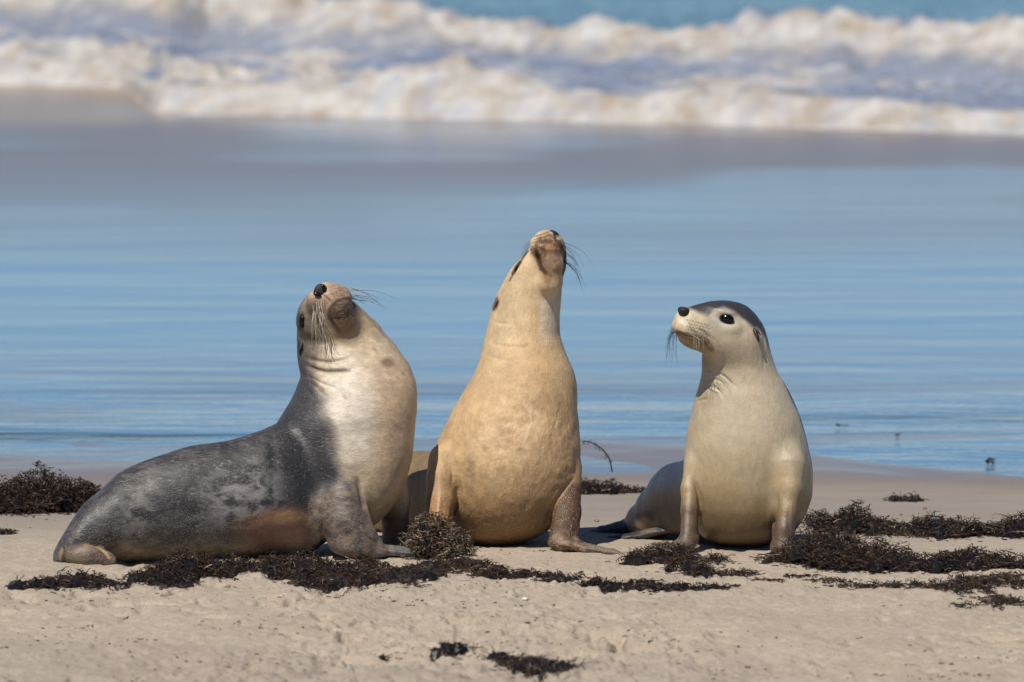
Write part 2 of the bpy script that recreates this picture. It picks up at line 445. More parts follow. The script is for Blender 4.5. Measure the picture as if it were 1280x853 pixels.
class Field:
    def __init__(self, lo, hi, h):
        self.h = h; self.lo = np.array(lo, float)
        self.ax = [np.arange(lo[i], hi[i] + h, h).astype(np.float32) for i in range(3)]
        self.v = np.full([len(a) for a in self.ax], 30.0, np.float32)
    def _slice(self, lo, hi):
        sl = []
        for i in range(3):
            a = max(0, int((lo[i] - self.lo[i]) / self.h)); b = min(len(self.ax[i]), int((hi[i] - self.lo[i]) / self.h) + 2)
            sl.append(slice(a, max(b, a + 2)))
        return tuple(sl)
    def _coords(self, sl):
        return (self.ax[0][sl[0]][:, None, None], self.ax[1][sl[1]][None, :, None], self.ax[2][sl[2]][None, None, :])
    def _merge(self, sl, f, k, cut=False):
        a = self.v[sl]
        if cut:
            f = -f
            hh = np.maximum(k - np.abs(a - f), 0) / k
            self.v[sl] = np.maximum(a, f) + hh * hh * k * 0.25
        else:
            hh = np.maximum(k - np.abs(a - f), 0) / k
            self.v[sl] = np.minimum(a, f) - hh * hh * k * 0.25
    def stack(self, axis, rows, k=10.0, power=2.0):
        """cross-sections along u (axis 0) or p (axis 1): rows of (t, lo, hi, w centre, w half depth)"""
        r = np.array(sorted(rows), float)
        o = 1 - axis
        lo = [0, 0, 0]; hi = [0, 0, 0]
        pad = k + 8
        lo[axis], hi[axis] = r[0, 0] - pad, r[-1, 0] + pad
        lo[o], hi[o] = r[:, 1].min() - pad, r[:, 2].max() + pad
        lo[2], hi[2] = (r[:, 3] - r[:, 4]).min() - pad, (r[:, 3] + r[:, 4]).max() + pad
        sl = self._slice(lo, hi); c = self._coords(sl)
        t = c[axis]; tt = t.ravel()
        sh = [1, 1, 1]; sh[axis] = -1
        L, H, C, D = [pchip(r[:, 0], r[:, j], tt).astype(np.float32).reshape(sh) for j in range(1, 5)]
        ra = (H - L) / 2; ca = (H + L) / 2
        q = np.sqrt(((c[o] - ca) / ra) ** 2 + ((c[2] - C) / D) ** 2) + 1e-6
        f = (q - 1) * np.sqrt(ra * D)
        g = np.gradient(f, self.h)
        gm = np.sqrt(g[0] ** 2 + g[1] ** 2 + g[2] ** 2)
        f = f / np.clip(gm, 0.35, 6.0)
        f = np.maximum(f, np.maximum(r[0, 0] - t, t - r[-1, 0]))
        self._merge(sl, f, k)
    def ell(self, c, r, k=8.0, rot=0.0, yaw=0.0, cut=False):
        """rot: degrees in the u-p plane; yaw: degrees in the u-w plane"""
        m = max(r) + k + 6
        sl = self._slice([c[i] - m for i in range(3)], [c[i] + m for i in range(3)]); x, y, z = self._coords(sl)
        x = x - c[0]; y = y - c[1]; z = z - c[2]
        if yaw:
            a = math.radians(yaw); x, z = x * math.cos(a) + z * math.sin(a), -x * math.sin(a) + z * math.cos(a)
        if rot:
            a = math.radians(rot); x, y = x * math.cos(a) + y * math.sin(a), -x * math.sin(a) + y * math.cos(a)
        k0 = np.sqrt((x / r[0]) ** 2 + (y / r[1]) ** 2 + (z / r[2]) ** 2) + 1e-6
        k1 = np.sqrt((x / r[0] ** 2) ** 2 + (y / r[1] ** 2) ** 2 + (z / r[2] ** 2) ** 2) + 1e-6
        self._merge(sl, k0 * (k0 - 1) / k1, k, cut)
    def tube(self, pts, k=8.0, flat=None, n=None, cut=False):
        """round cones through (u, p, w, radius); flat<1 squashes along direction n"""
        P = np.array(pts, float)
        m = P[:, 3].max() + k + 6
        sl = self._slice(P[:, :3].min(0) - m, P[:, :3].max(0) + m); x, y, z = self._coords(sl)
        if flat:
            n = np.array(n, float); n /= np.linalg.norm(n)
            c0 = P[:, :3].mean(0)
            def sq(X, Y, Z):
                d = ((X - c0[0]) * n[0] + (Y - c0[1]) * n[1] + (Z - c0[2]) * n[2]) * (1 / flat - 1)
                return X + d * n[0], Y + d * n[1], Z + d * n[2]
            x, y, z = sq(x, y, z)
            Q = np.array([sq(*p) for p in P[:, :3]])
        else: Q = P[:, :3]
        best = None
        for a, b, ra, rb in zip(Q[:-1], Q[1:], P[:-1, 3], P[1:, 3]):
            ba = b - a; L = ba @ ba
            h = np.clip(((x - a[0]) * ba[0] + (y - a[1]) * ba[1] + (z - a[2]) * ba[2]) / L, 0, 1)
            d = np.sqrt((x - a[0] - h * ba[0]) ** 2 + (y - a[1] - h * ba[1]) ** 2 + (z - a[2] - h * ba[2]) ** 2) - (ra + (rb - ra) * h)
            if best is None: best = d
            else:
                kk = 5.0; hh = np.maximum(kk - np.abs(best - d), 0) / kk
                best = np.minimum(best, d) - hh * hh * kk * 0.25
        if flat: best = best * (flat ** 0.5)
        self._merge(sl, best, k, cut)
    def mesh(self):
        """naive surface nets"""
        f = self.v; ins = f < 0
        n = f.shape
        c = np.zeros([k - 1 for k in n], np.int8)
        for i in (0, 1):
            for j in (0, 1):
                for k in (0, 1):
                    c += ins[i:n[0] - 1 + i, j:n[1] - 1 + j, k:n[2] - 1 + k]
        act = np.argwhere((c > 0) & (c < 8))
        idx = np.full(c.shape, -1, np.int32); idx[tuple(act.T)] = np.arange(len(act))
        cor = [(i, j, k) for i in (0, 1) for j in (0, 1) for k in (0, 1)]
        vals = {q: f[act[:, 0] + q[0], act[:, 1] + q[1], act[:, 2] + q[2]].astype(float) for q in cor}
        acc = np.zeros((len(act), 3)); cnt = np.zeros(len(act))
        for q in cor:
            for ax in range(3):
                if q[ax] == 1: continue
                r = list(q); r[ax] = 1; r = tuple(r)
                a, b = vals[q], vals[r]
                mk = (a < 0) != (b < 0)
                t = np.where(mk, a / np.where(mk, a - b, 1), 0)
                pt = np.tile(np.array(q, float), (len(act), 1)); pt[:, ax] = t
                acc += pt * mk[:, None]; cnt += mk
        V = self.lo + self.h * (act + acc / cnt[:, None])
        faces = []
        for ax in range(3):
            o1, o2 = [(1, 2), (2, 0), (0, 1)][ax]
            a = [slice(0, n[i]) for i in range(3)]; b = list(a)
            a[ax] = slice(0, n[ax] - 1); b[ax] = slice(1, n[ax])
            A = ins[tuple(a)]; B = ins[tuple(b)]
            e = np.argwhere(A != B)
            e = e[(e[:, o1] > 0) & (e[:, o2] > 0) & (e[:, o1] < n[o1] - 1) & (e[:, o2] < n[o2] - 1)]
            flip = A[tuple(e.T)]
            def cell(d1, d2):
                q = e.copy(); q[:, o1] -= d1; q[:, o2] -= d2
                return idx[tuple(q.T)]
            quad = np.stack([cell(1, 1), cell(0, 1), cell(0, 0), cell(1, 0)], 1)
            quad[~flip] = quad[~flip][:, ::-1]
            faces.append(quad)
        Fc = np.concatenate(faces)
        Fc = Fc[(Fc >= 0).all(1)]
        return V, Fc

def relax(V, F, it=2, lam=0.5):
    a = np.concatenate([F[:, 0], F[:, 1], F[:, 2], F[:, 3]]); b = np.concatenate([F[:, 1], F[:, 2], F[:, 3], F[:, 0]])
    for _ in range(it):
        s = np.zeros_like(V); c = np.zeros(len(V))
        for x, y in ((a, b), (b, a)):
            for k in range(3): s[:, k] += np.bincount(x, V[y, k], len(V))
            c += np.bincount(x, minlength=len(V))
        V = V + lam * (s / np.maximum(c, 1)[:, None] - V)
    return V

def normals(V, F):
    n = np.cross(V[F[:, 2]] - V[F[:, 0]], V[F[:, 3]] - V[F[:, 1]])
    N = np.zeros_like(V)
    for j in range(4):
        for k in range(3): N[:, k] += np.bincount(F[:, j], n[:, k], len(V))
    return N / (np.linalg.norm(N, axis=1)[:, None] + 1e-9)

def poly_dist(V, pts):
    pts = np.array(pts, float); best = np.full(len(V), 1e9)
    for a, b in zip(pts[:-1], pts[1:]):
        ba = b - a; h = np.clip(((V[:, :2] - a) @ ba) / (ba @ ba), 0, 1)
        best = np.minimum(best, np.linalg.norm(V[:, :2] - a - h[:, None] * ba, axis=1))
    return best

def curve_pts(pts, n=24):
    """smooth a short polyline"""
    P = np.array(pts, float); t = np.linspace(0, 1, len(P)); tt = np.linspace(0, 1, n)
    return np.stack([pchip(t * 100, P[:, k], tt * 100) for k in range(P.shape[1])], 1)

def groove(V, N, pts, width, depth, taper=True, wmin=-1e9):
    C = curve_pts(pts); d = poly_dist(V, C)
    amt = np.exp(-(d / width) ** 2) * depth * ((N[:, 2] > -0.1) & (V[:, 2] > wmin))
    if taper:
        a, b = C[0], C[-1]; L = np.linalg.norm(b - a)
        ea = np.linalg.norm(V[:, :2] - a, axis=1); eb = np.linalg.norm(V[:, :2] - b, axis=1)
        amt = amt * sstep(0, 0.35 * L, np.minimum(ea, eb) + 0.02 * L)
    return V - N * amt[:, None]

def blend(col, mask, c):
    return col + mask[:, None] * (np.array(c) - col)

def blob(V, c, r, rot=0.0, soft=0.5, zc=None):
    x = V[:, 0] - c[0]; y = V[:, 1] - c[1]
    a = math.radians(rot); x, y = x * math.cos(a) + y * math.sin(a), -x * math.sin(a) + y * math.cos(a)
    q = (x / r[0]) ** 2 + (y / r[1]) ** 2
    if zc is not None: q = q + ((V[:, 2] - zc[0]) / zc[1]) ** 2
    return sstep(1 + soft, 1 - soft, np.sqrt(q))

def surf_w(V, u, p, r=2.5):
    d = (V[:, 0] - u) ** 2 + (V[:, 1] - p) ** 2
    m = d < r * r
    return V[m, 2].max() if m.any() else V[np.argmin(d), 2]

def tube_mesh(P, R, sides=4):
    """P (n strands, s points, 3), R (n, s) -> verts, quads"""
    P = np.asarray(P, float); n, s, _ = P.shape
    T = np.gradient(P, axis=1); T /= np.linalg.norm(T, axis=2, keepdims=True) + 1e-9
    ref = np.where(np.abs(T[:, :, 2:3]) > 0.9, np.array((1.0, 0, 0)), np.array((0, 0, 1.0)))
    A = np.cross(T, ref); A /= np.linalg.norm(A, axis=2, keepdims=True) + 1e-9
    B = np.cross(T, A)
    V = []
    for k in range(sides):
        a = 2 * math.pi * k / sides
        V.append(P + (A * math.cos(a) + B * math.sin(a)) * R[:, :, None])
    V = np.stack(V, 2)                                     # n, s, sides, 3
    base = (np.arange(n)[:, None, None] * s + np.arange(s - 1)[None, :, None]) * sides
    k = np.arange(sides)[None, None, :]; k2 = (k + 1) % sides
    F = np.stack([base + k, base + k2, base + sides + k2, base + sides + k], 3).reshape(-1, 4)
    return V.reshape(-1, 3), F

def ico_blob(c, r, rot=0.0, yaw=0.0, n=20, m=28, warp=None):
    th = np.linspace(0, math.pi, n)[:, None]; ph = np.linspace(0, 2 * math.pi, m, endpoint=False)[None, :]
    X = np.sin(th) * np.cos(ph); Y = np.cos(th) * np.ones_like(ph); Z = np.sin(th) * np.sin(ph)
    q = np.stack([X.ravel(), Y.ravel(), Z.ravel()], 1)
    if warp: q = warp(q)
    q = q * np.array(r)
    a = math.radians(rot); x, y = q[:, 0] * math.cos(a) - q[:, 1] * math.sin(a), q[:, 0] * math.sin(a) + q[:, 1] * math.cos(a)
    q[:, 0], q[:, 1] = x, y
    a = math.radians(yaw); x, z = q[:, 0] * math.cos(a) - q[:, 2] * math.sin(a), q[:, 0] * math.sin(a) + q[:, 2] * math.cos(a)
    q[:, 0], q[:, 2] = x, z
    i = (np.arange(n - 1)[:, None] * m); j = np.arange(m)[None, :]
    F = np.stack([i + j, i + m + j, i + m + (j + 1) % m, i + (j + 1) % m], 2).reshape(-1, 4)
    return q + np.array(c), F

class Animal:
    def __init__(self, u0, base, label):
        self.fr = Frame(u0)
        self.root = empty('sea_lion', self.fr.world(np.array(base, float)) * np.array((1, 1, 0)))
        tag(self.root, label, 'sea lion', 'sea lions resting on the beach')
    def body(self, V, F, col, mat):
        return mesh_obj('body', self.fr.world(V), F, mat, self.root, colors=col)
    def part(self, name, c, r, mat, rot=0, yaw=0, warp=None, label=None):
        V, F = ico_blob(c, r, rot, yaw, warp=warp)
        o = mesh_obj(name, self.fr.world(V), F, mat, self.root)
        if label: o['label'] = label
        return o
    def loft(self, name, pts, mat, sides=10):
        P = np.array(pts, float)
        V, F = tube_mesh(P[None, :, :3], P[None, :, 3], sides)
        return mesh_obj(name, self.fr.world(V), F, mat, self.root)
    def whisker(self, pts, mat, r=0.30):
        C = curve_pts(pts, 12)
        R = np.linspace(r, r * 0.25, 12)[None]
        V, F = tube_mesh(C[None], R, 4)
        return mesh_obj('whisker', self.fr.world(V), F, mat, self.root)

# ------------------------------------------------------------------ the animals
def finish(fd, it=3):
    V, F = fd.mesh()
    V = relax(V, F, it)
    return V, F, normals(V, F)

VOX = 1.35
F_UP = (0.0, -1.0, 0.1)

def build_right():
    fd = Field((725, 366, -320), (1030, 712, 70), VOX)
    # torso and neck
    fd.stack(1, [(410, 905, 950, -26, 20), (424, 884, 958, -30, 32), (440, 877, 963, -35, 38), (465, 876.5, 972, -42, 43), (480, 873.5, 981, -46, 47), (495, 869, 989, -50, 52),
                 (515, 864, 998, -56, 58), (536, 859, 1005, -62, 64), (564, 855.5, 1012, -68, 70), (590, 854, 1016, -74, 74),
                 (615, 855, 1016, -77, 75), (637, 859, 1010, -78, 73), (655, 866, 1001, -78, 67), (668, 876, 988, -78, 58),
                 (678, 892, 970, -78, 42), (683, 912, 950, -78, 22)], k=6)
    # head
    fd.stack(0, [(842.5, 399, 409, 14, 6), (844.5, 394.5, 415, 13, 11.5), (848, 390, 423, 12, 15.5), (853, 387.2, 429.5, 10, 18), (861, 385, 434.5, 7, 20),
                 (874, 381, 441, 1, 23.5), (889, 377.4, 450, -6, 28), (904, 376.3, 456, -13, 31.5), (919, 378, 460, -19, 34),
                 (932, 382.5, 462, -24, 33), (942, 391, 460, -26, 29), (949, 400, 452, -28, 22), (953.5, 411, 440, -29, 12)], k=12)
    fd.ell((857, 412, 20), (13, 11, 12), k=7, rot=15)               # whisker pad
    fd.ell((845.5, 409, 10), (6, 8, 11), k=6)
    fd.ell((868, 419, 14), (15, 12, 13), k=8, rot=25)
    fd.ell((862, 429, 8), (14, 6, 11), k=6, rot=25)               # lower jaw
    fd.ell((903, 391, 8), (15, 5, 11), k=8, rot=12)               # brow
    fd.ell((909, 412, 8), (15, 7, 10), k=8)                       # cheek below the eye
    fd.ell((907.6, 400.5, 26), (10.5, 7.0, 7), k=4, rot=14, cut=True)
    fd.ell((853.5, 393, 26), (5.5, 5, 9), k=4, cut=True)
    # hind body running back to the left
    fd.tube([(925, 622, -110, 62), (886, 620, -150, 55), (852, 624, -178, 47), (826, 636, -205, 33), (803, 650, -226, 22), (786, 658, -240, 13)], k=16)
    fd.ell((806, 657, -205), (14, 11, 12), k=6)                     # heel
    fd.tube([(800, 654, -228, 13), (778, 660, -242, 15), (757, 665, -255, 15), (738, 667.0, -262, 7)], k=6, flat=0.36, n=(0.35, -1.0, 0.3))
    fd.tube([(822, 664, -170, 14), (800, 669.5, -180, 15), (778, 671.5, -185, 13), (760, 672, -186, 6)], k=5, flat=0.3, n=F_UP)
    # fore flippers
    fd.tube([(868, 585, -45, 16), (863, 612, -36, 14), (862, 640, -24, 12.5), (862, 660, -14, 12), (860, 674, -6, 12)], k=11, flat=0.8, n=(1, 0, 0.5))
    fd.tube([(862, 674, -10, 12), (852, 682, -2, 15), (840, 687, 4, 10)], k=8, flat=0.4, n=F_UP)
    fd.tube([(985, 585, -26, 26), (986, 612, -16, 20), (982, 640, -6, 17), (979, 664, 4, 16), (978, 680, 8, 16)], k=14, flat=0.85, n=(1, 0, -0.3))
    fd.tube([(978, 684, 8, 15), (992, 689, 12, 17), (1010, 690, 12, 11)], k=8, flat=0.4, n=F_UP)
    V, F, N = finish(fd)
    V = V + N * (0.55 * fbm(V[:, 0] / 15, V[:, 1] / 42, V[:, 2] / 15, 111, 3) * sstep(500, 560, V[:, 1]))[:, None]
    # nostrils, mouth, skin folds
    for pts, wd, dp in (([(845, 414.5), (850, 418.5), (858, 421), (868, 424), (878, 427), (884, 431), (888, 437)], 1.3, 2.2),
                        ([(888, 462), (902, 470), (914, 480), (922, 488)], 1.5, 1.3), ([(878, 463), (892, 466), (903, 476)], 1.6, 1.2),
                        ([(880, 476), (890, 474), (901, 479)], 1.6, 1.2), ([(878, 487), (890, 484), (900, 491), (905, 501)], 1.6, 1.3),
                        ([(870, 503), (880, 500), (886, 500)], 1.8, 1.0),
                        ([(861, 596), (869, 606), (874.5, 622), (876, 640), (873, 660)], 2.6, 3.6),
                        ([(972, 614), (970, 632), (966, 655), (965, 675)], 2.6, 3.4)):
        V = groove(V, N, pts, wd, dp)
    u, p, w = V.T
    n1 = fbm(u / 26, p / 26, w / 26, 101, 3); n2 = fbm(u / 6, p / 6, w / 6, 102, 2)
    col = np.tile(np.array((0.62, 0.545, 0.42)), (len(V), 1))
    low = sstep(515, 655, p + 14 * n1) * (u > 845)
    col = blend(col, low * 0.85, (0.37, 0.275, 0.15))  # underside shade painted into the coat, along with its darker sandy fur
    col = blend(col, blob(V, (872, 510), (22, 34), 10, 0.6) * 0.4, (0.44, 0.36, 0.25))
    col = blend(col, sstep(595, 678, p + 10 * n1) * 0.85, (0.18, 0.125, 0.07))  # deeper belly shade painted in near the ground, over wet sandy fur
    # dark mantle: crown, nape and back
    edge_u = [843, 862, 872, 884, 893, 905, 918, 930, 938, 946, 955, 962, 972, 984, 998, 1010, 1018, 1030]
    edge_p = [380, 387, 392, 396, 389, 387, 392, 401, 405, 409, 422, 438, 462, 490, 520, 560, 600, 690]
    e = np.interp(u, edge_u, edge_p)
    cap = sstep(4, -4, p - e + 3 * n1) * sstep(-12, 4, -w + 40) * (p < 700)
    back = sstep(6, -22, w + 62 + 0.15 * np.abs(u - 930) + 6 * n1)
    cap = np.maximum(cap * np.where(p > 440, sstep(3, -3, p - e), 1), back * (p > 376))
    col = blend(col, cap * 0.95, (0.062, 0.058, 0.07))
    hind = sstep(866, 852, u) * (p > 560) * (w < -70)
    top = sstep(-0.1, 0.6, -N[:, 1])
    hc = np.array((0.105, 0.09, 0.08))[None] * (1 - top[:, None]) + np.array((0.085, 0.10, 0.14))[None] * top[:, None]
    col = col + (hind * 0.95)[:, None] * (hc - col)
    col = blend(col, sstep(805, 790, u) * 0.9, (0.085, 0.075, 0.085))
    col = blend(col, blob(V, (806, 657), (14, 9)) * (w < -100) * 0.8, (0.34, 0.27, 0.19))
    # pale ring round the eye, brown mouth, dark snout bridge
    col = blend(col, blob(V, (907, 400), (17, 13), 14, 0.25) * (w > -8) * 0.55, (0.60, 0.56, 0.50))
    col = blend(col, blob(V, (898, 406), (14, 11), 0, 0.5) * (w > -8) * 0.18, (0.25, 0.25, 0.27))
    col = blend(col, blob(V, (907.6, 400.5), (9.5, 6.2), 14, 0.12) * (w > -4) * 0.9, (0.02, 0.017, 0.016))
    mouth = sstep(5, 0.6, poly_dist(V, [(846, 417), (858, 423), (870, 427), (882, 431), (889, 438)])) * (w > -5)
    col = blend(col, mouth * (0.75 + 0.25 * n2), (0.16, 0.085, 0.04))
    col = blend(col, sstep(415, 430, p) * sstep(470, 445, p) * sstep(892, 874, u) * (w > -35) * 0.5, (0.38, 0.26, 0.14))
    col = blend(col, blob(V, (876, 445), (16, 20), 0, 0.6) * 0.4, (0.36, 0.26, 0.14))
    # whisker spots
    for r in range(5):
        for c in range(8):
            uu, pp = 859 + c * 3.6 + (r % 2) * 1.6, 402 + r * 4.0 + c * 0.9
            col = blend(col, blob(V, (uu, pp), (0.95, 0.8), 0, 0.5) * (w > 0) * 0.7, (0.10, 0.07, 0.05))
    for pts in ([(863, 600), (861, 630), (858, 665)], [(988, 628), (987, 650), (987, 676)]):
        col = blend(col, sstep(3.0, 0.5, poly_dist(V, pts)) * (w > -50) * 0.35, (0.66, 0.55, 0.45))  # pale highlight line painted down each fore flipper
    for a in ((861, 618, 671, 9), (978, 635, 690, 16)):
        col = blend(col, sstep(a[3] + 5, a[3] - 3, np.abs(u - a[0])) * sstep(a[1], a[1] + 26, p) * (w > -50) * 0.85, (0.17, 0.12, 0.09))
    col = blend(col, blob(V, (846, 682), (22, 7), 0, 0.4) * (w > -60) * 0.9, (0.20, 0.16, 0.14))
    col *= (1 + 0.10 * n1 + 0.06 * n2)[:, None]; col = np.clip(col, 0.004, 1) ** 1.32
    col = np.concatenate([np.clip(col, 0.01, 1), (sstep(640, 680, p) * 0.7)[:, None]], 1)
    a = Animal(930, (930, 684, -70), 'smallest sea lion sitting upright on the right, cream chest, dark crown, face turned left')
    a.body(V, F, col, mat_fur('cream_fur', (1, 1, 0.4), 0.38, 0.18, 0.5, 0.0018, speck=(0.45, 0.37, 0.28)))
    w = surf_w(V, 907.6, 400.5)
    a.part('eye', (907.4, 400.6, w - 1.2), (10.0, 6.8, 5.0), M_EYE, rot=14, yaw=12)
    a.part('nose', (853.6, 393.6, 14), (6.6, 8.2, 12.5), M_NOSE, rot=12, warp=lambda q: np.stack([np.sign(q[:, 0]) * np.abs(q[:, 0]) ** 0.8 * (1 - 0.6 * q[:, 1]), np.sign(q[:, 1]) * np.abs(q[:, 1]) ** 0.8, q[:, 2] * (1 - 0.5 * q[:, 1])], 1))
    we = surf_w(V, 944, 417)
    a.loft('ear', [(941, 412, we - 3, 1.5), (943, 415, we + 1, 2.3), (945.5, 420, we + 2.5, 2.2), (947.5, 426, we + 2.5, 1.4), (948.5, 429, we + 2, 0.4)], M_EAR)
    a.loft('ear', [(941, 412, we - 3, 1.4), (946, 414.5, we + 1, 1.7), (950.5, 420.5, we + 1, 0.4)], M_EAR)
    r = np.random.default_rng(11)
    for i in range(15):                                            # near side, drooping back over the cheek
        s = np.array((860 + r.uniform(0, 20), 404 + r.uniform(0, 16)))
        s[1] += (s[0] - 860) * 0.3
        L = r.uniform(18, 42); an = math.radians(r.uniform(38, 60))
        ws = surf_w(V, *s)
        e = s + L * np.array((math.cos(an), math.sin(an)))
        pale = i % 3 != 0
        a.whisker([(s[0], s[1], ws - 0.5), (s[0] + 0.35 * L * 0.8, s[1] + 0.30 * L * 0.6, ws + 7), (*(s * 0.3 + e * 0.7 + (2, -2)), ws + 9), (*e, ws + 7)], M_WHISK_L if pale else M_WHISK_D, 0.27)
    for i in range(7):
        s = np.array((866 + r.uniform(0, 14), 420 + r.uniform(0, 5))); ws = surf_w(V, *s); L = r.uniform(14, 28)
        a.whisker([(*s, ws - 0.5), (s[0] + 1, s[1] + L * 0.5, ws + 4), (s[0] + r.uniform(-2, 4), s[1] + L, ws + 4)], M_WHISK_L, 0.27)
    for i in range(20):                                            # far side, hanging in front of the muzzle
        s = np.array((846 + r.uniform(-1, 3), 400 + r.uniform(0, 14), 4 + r.uniform(-6, 4)))
        L = r.uniform(14, 56); o = r.uniform(1, 15)
        a.whisker([tuple(s), (s[0] - o * 0.7, s[1] + L * 0.25, s[2] - 3), (s[0] - o, s[1] + L * 0.62, s[2] - 3), (s[0] - o + r.uniform(-3, 6), s[1] + L, s[2] - 2)], M_WHISK_D, 0.24)

def build_middle():
    fd = Field((425, 276, -360), (790, 712, 70), VOX)
    rows = [(287.5, 679, 690, -66, 5), (290, 672, 697, -66, 11), (295, 667.5, 702, -67, 16), (302, 664, 706, -69, 20), (312, 660, 708.2, -72, 24), (322, 650, 708.8, -76, 27),
            (333, 640, 708, -80, 30), (344, 633, 704.6, -83, 32), (356, 626.7, 703, -86, 35), (370, 619.5, 702, -88, 37), (383, 615, 701, -89, 39),
            (397, 611.5, 700, -90, 41), (415, 607.2, 700.5, -90, 44), (432, 603.2, 705, -88, 48), (449, 599, 711.6, -86, 53), (464, 593.5, 718, -84, 58),
            (486, 580.5, 722, -82, 64), (510, 567, 722.5, -80, 69), (532, 556, 724.5, -79, 73), (555, 545, 726, -78, 76), (578, 540, 726.5, -78, 78),
            (600, 541, 724, -79, 78), (620, 545, 717, -80, 76), (638, 552, 706, -82, 71), (655, 562, 694, -84, 62), (668, 574, 678, -85, 50),
            (677, 589, 658, -86, 34), (682, 606, 640, -86, 18)]
    fd.stack(1, rows, k=6)
    # muzzle pads and lower jaw under the lifted snout
    fd.ell((673, 308, -52), (10, 14, 12), k=6, rot=-20)
    fd.ell((698, 310, -54), (8, 13, 11), k=6, rot=6)
    fd.tube([(688, 312, -48, 12), (690, 330, -48, 14), (688, 352, -56, 16)], k=8)
    fd.ell((683, 301, -62), (12, 13, 14), k=6)
    # rear body lying back to the left
    fd.tube([(610, 618, -120, 70), (562, 622, -175, 60), (528, 619, -215, 56), (500, 624, -250, 48), (470, 638, -285, 30), (448, 650, -305, 16)], k=14)
    # fore flippers
    fd.tube([(553, 575, -40, 19), (551, 600, -28, 20), (550, 630, -18, 19.5), (550, 655, -8, 18), (552, 672, 0, 18)], k=10, flat=0.85, n=(1, 0, 0.6))
    fd.tube([(552, 678, 0, 15), (538, 686, 6, 18), (518, 689, 8, 12)], k=8, flat=0.4, n=F_UP)
    fd.tube([(712, 585, -62, 14), (713, 610, -52, 14), (709, 640, -38, 18), (706, 665, -22, 19), (704, 676, -16, 19)], k=9, flat=0.75, n=(0.5, 0, 1))
    fd.tube([(698, 678, -22, 13), (712, 680, -8, 16), (734, 686, -4, 14), (762, 690, 2, 9), (776, 692.5, 8, 5)], k=8, flat=0.42, n=F_UP)
    V, F, N = finish(fd)
    for pts, wd, dp in (([(670, 314), (673, 324), (676, 334), (681, 341)], 1.5, 1.8), ([(678, 306), (686, 301), (694, 301), (702, 306), (706, 318), (706, 334)], 1.3, 1.0),
                        ([(693, 291), (694, 296), (695, 301)], 1.0, 1.5), ([(641, 341), (645, 333), (650, 327)], 1.8, 2.4),
                        ([(618, 385), (620, 378), (623, 374)], 1.7, 2.5),
                        ([(568, 590), (573, 606), (572, 626), (566, 646), (562, 668)], 3.2, 4.5), ([(562, 578), (566, 592), (566, 606)], 1.6, 1.2),
                        ([(724, 594), (710, 606), (698, 622), (688, 640), (680, 662)], 2.6, 4.0),
                        ([(606, 424), (626, 432), (652, 434), (672, 430)], 2.2, 0.7), ([(603, 440), (624, 449), (648, 452)], 2.2, 0.6), ([(612, 398), (628, 404), (646, 405)], 1.8, 0.6),
                        ([(712, 676), (736, 683), (768, 690)], 1.1, 1.0), ([(706, 680), (728, 687), (758, 692)], 1.1, 1.0),
                        ([(703, 500), (697, 520), (690, 545)], 1.6, 0.5)):
        V = groove(V, N, pts, wd, dp)
    u, p, w = V.T
    n1 = fbm(u / 30, p / 30, w / 30, 201, 4, 0.6); n2 = fbm(u / 7, p / 7, w / 7, 202, 3)
    V = V + N * (0.75 * fbm(u / 12, p / 16, w / 12, 204, 4) * sstep(470, 540, p))[:, None]
    col = np.tile(np.array((0.60, 0.435, 0.255)), (len(V), 1))
    col = blend(col, np.clip(0.5 + 0.9 * n1, 0, 1) * 0.45, (0.66, 0.50, 0.31))
    # pale throat
    col = blend(col, sstep(500, 400, p + 20 * n1) * 0.55, (0.70, 0.575, 0.39))
    col = blend(col, blob(V, (686, 395), (11, 36), 8, 0.45) * 0.75, (0.84, 0.76, 0.64))
    col = blend(col, blob(V, (662, 470), (26, 90), 14, 0.6) * 0.35, (0.60, 0.38, 0.19))
    col = blend(col, blob(V, (640, 545), (32, 70), 22, 0.5) * np.clip(0.40 + 0.4 * n2, 0, 1), (0.74, 0.57, 0.38))
    for q, r, ro in (((588, 590), (7, 22), 0), ((628, 600), (9, 7), -20), ((652, 564), (7, 4), 20), ((607, 560), (5, 4), 0)):
        col = blend(col, blob(V, q, r, ro, 0.6) * np.clip(0.45 + 1.1 * n2, 0, 1) * 0.6, (0.24, 0.17, 0.12))
    scar = sstep(2.5, 0.6, poly_dist(V, [(662, 514), (664, 530), (656, 552)])) * (w > -70)
    col = blend(col, scar * 0.5, (0.80, 0.70, 0.54))
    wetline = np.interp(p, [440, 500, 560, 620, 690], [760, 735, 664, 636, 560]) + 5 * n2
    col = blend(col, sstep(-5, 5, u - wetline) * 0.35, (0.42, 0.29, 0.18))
    col = blend(col, sstep(560, 685, p + 16 * n1) * 0.85, (0.27, 0.155, 0.065))  # lower belly: painted shade on top of darker, sandy fur
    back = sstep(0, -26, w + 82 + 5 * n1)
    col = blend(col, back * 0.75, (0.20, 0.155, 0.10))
    rear = sstep(544, 532, u) * (w < -95) * (p > 555)
    col = blend(col, rear * 0.9, (0.27, 0.205, 0.115))
    col = blend(col, rear * sstep(585, 640, p) * 0.7, (0.46, 0.32, 0.16))
    # flippers
    col = blend(col, sstep(20, 8, np.abs(u - 549)) * sstep(590, 640, p) * (w > -60) * 0.55, (0.42, 0.22, 0.11))
    col = blend(col, sstep(2.4, 0.4, poly_dist(V, [(549, 592), (549, 625), (546, 650)])) * (w > -60) * 0.5, (0.80, 0.60, 0.42))
    fl = sstep(-2, 4, u - np.interp(p, [590, 606, 640, 700], [724, 711, 690, 676])) * sstep(592, 612, p)
    col = blend(col, fl * 0.92, (0.12, 0.065, 0.042))
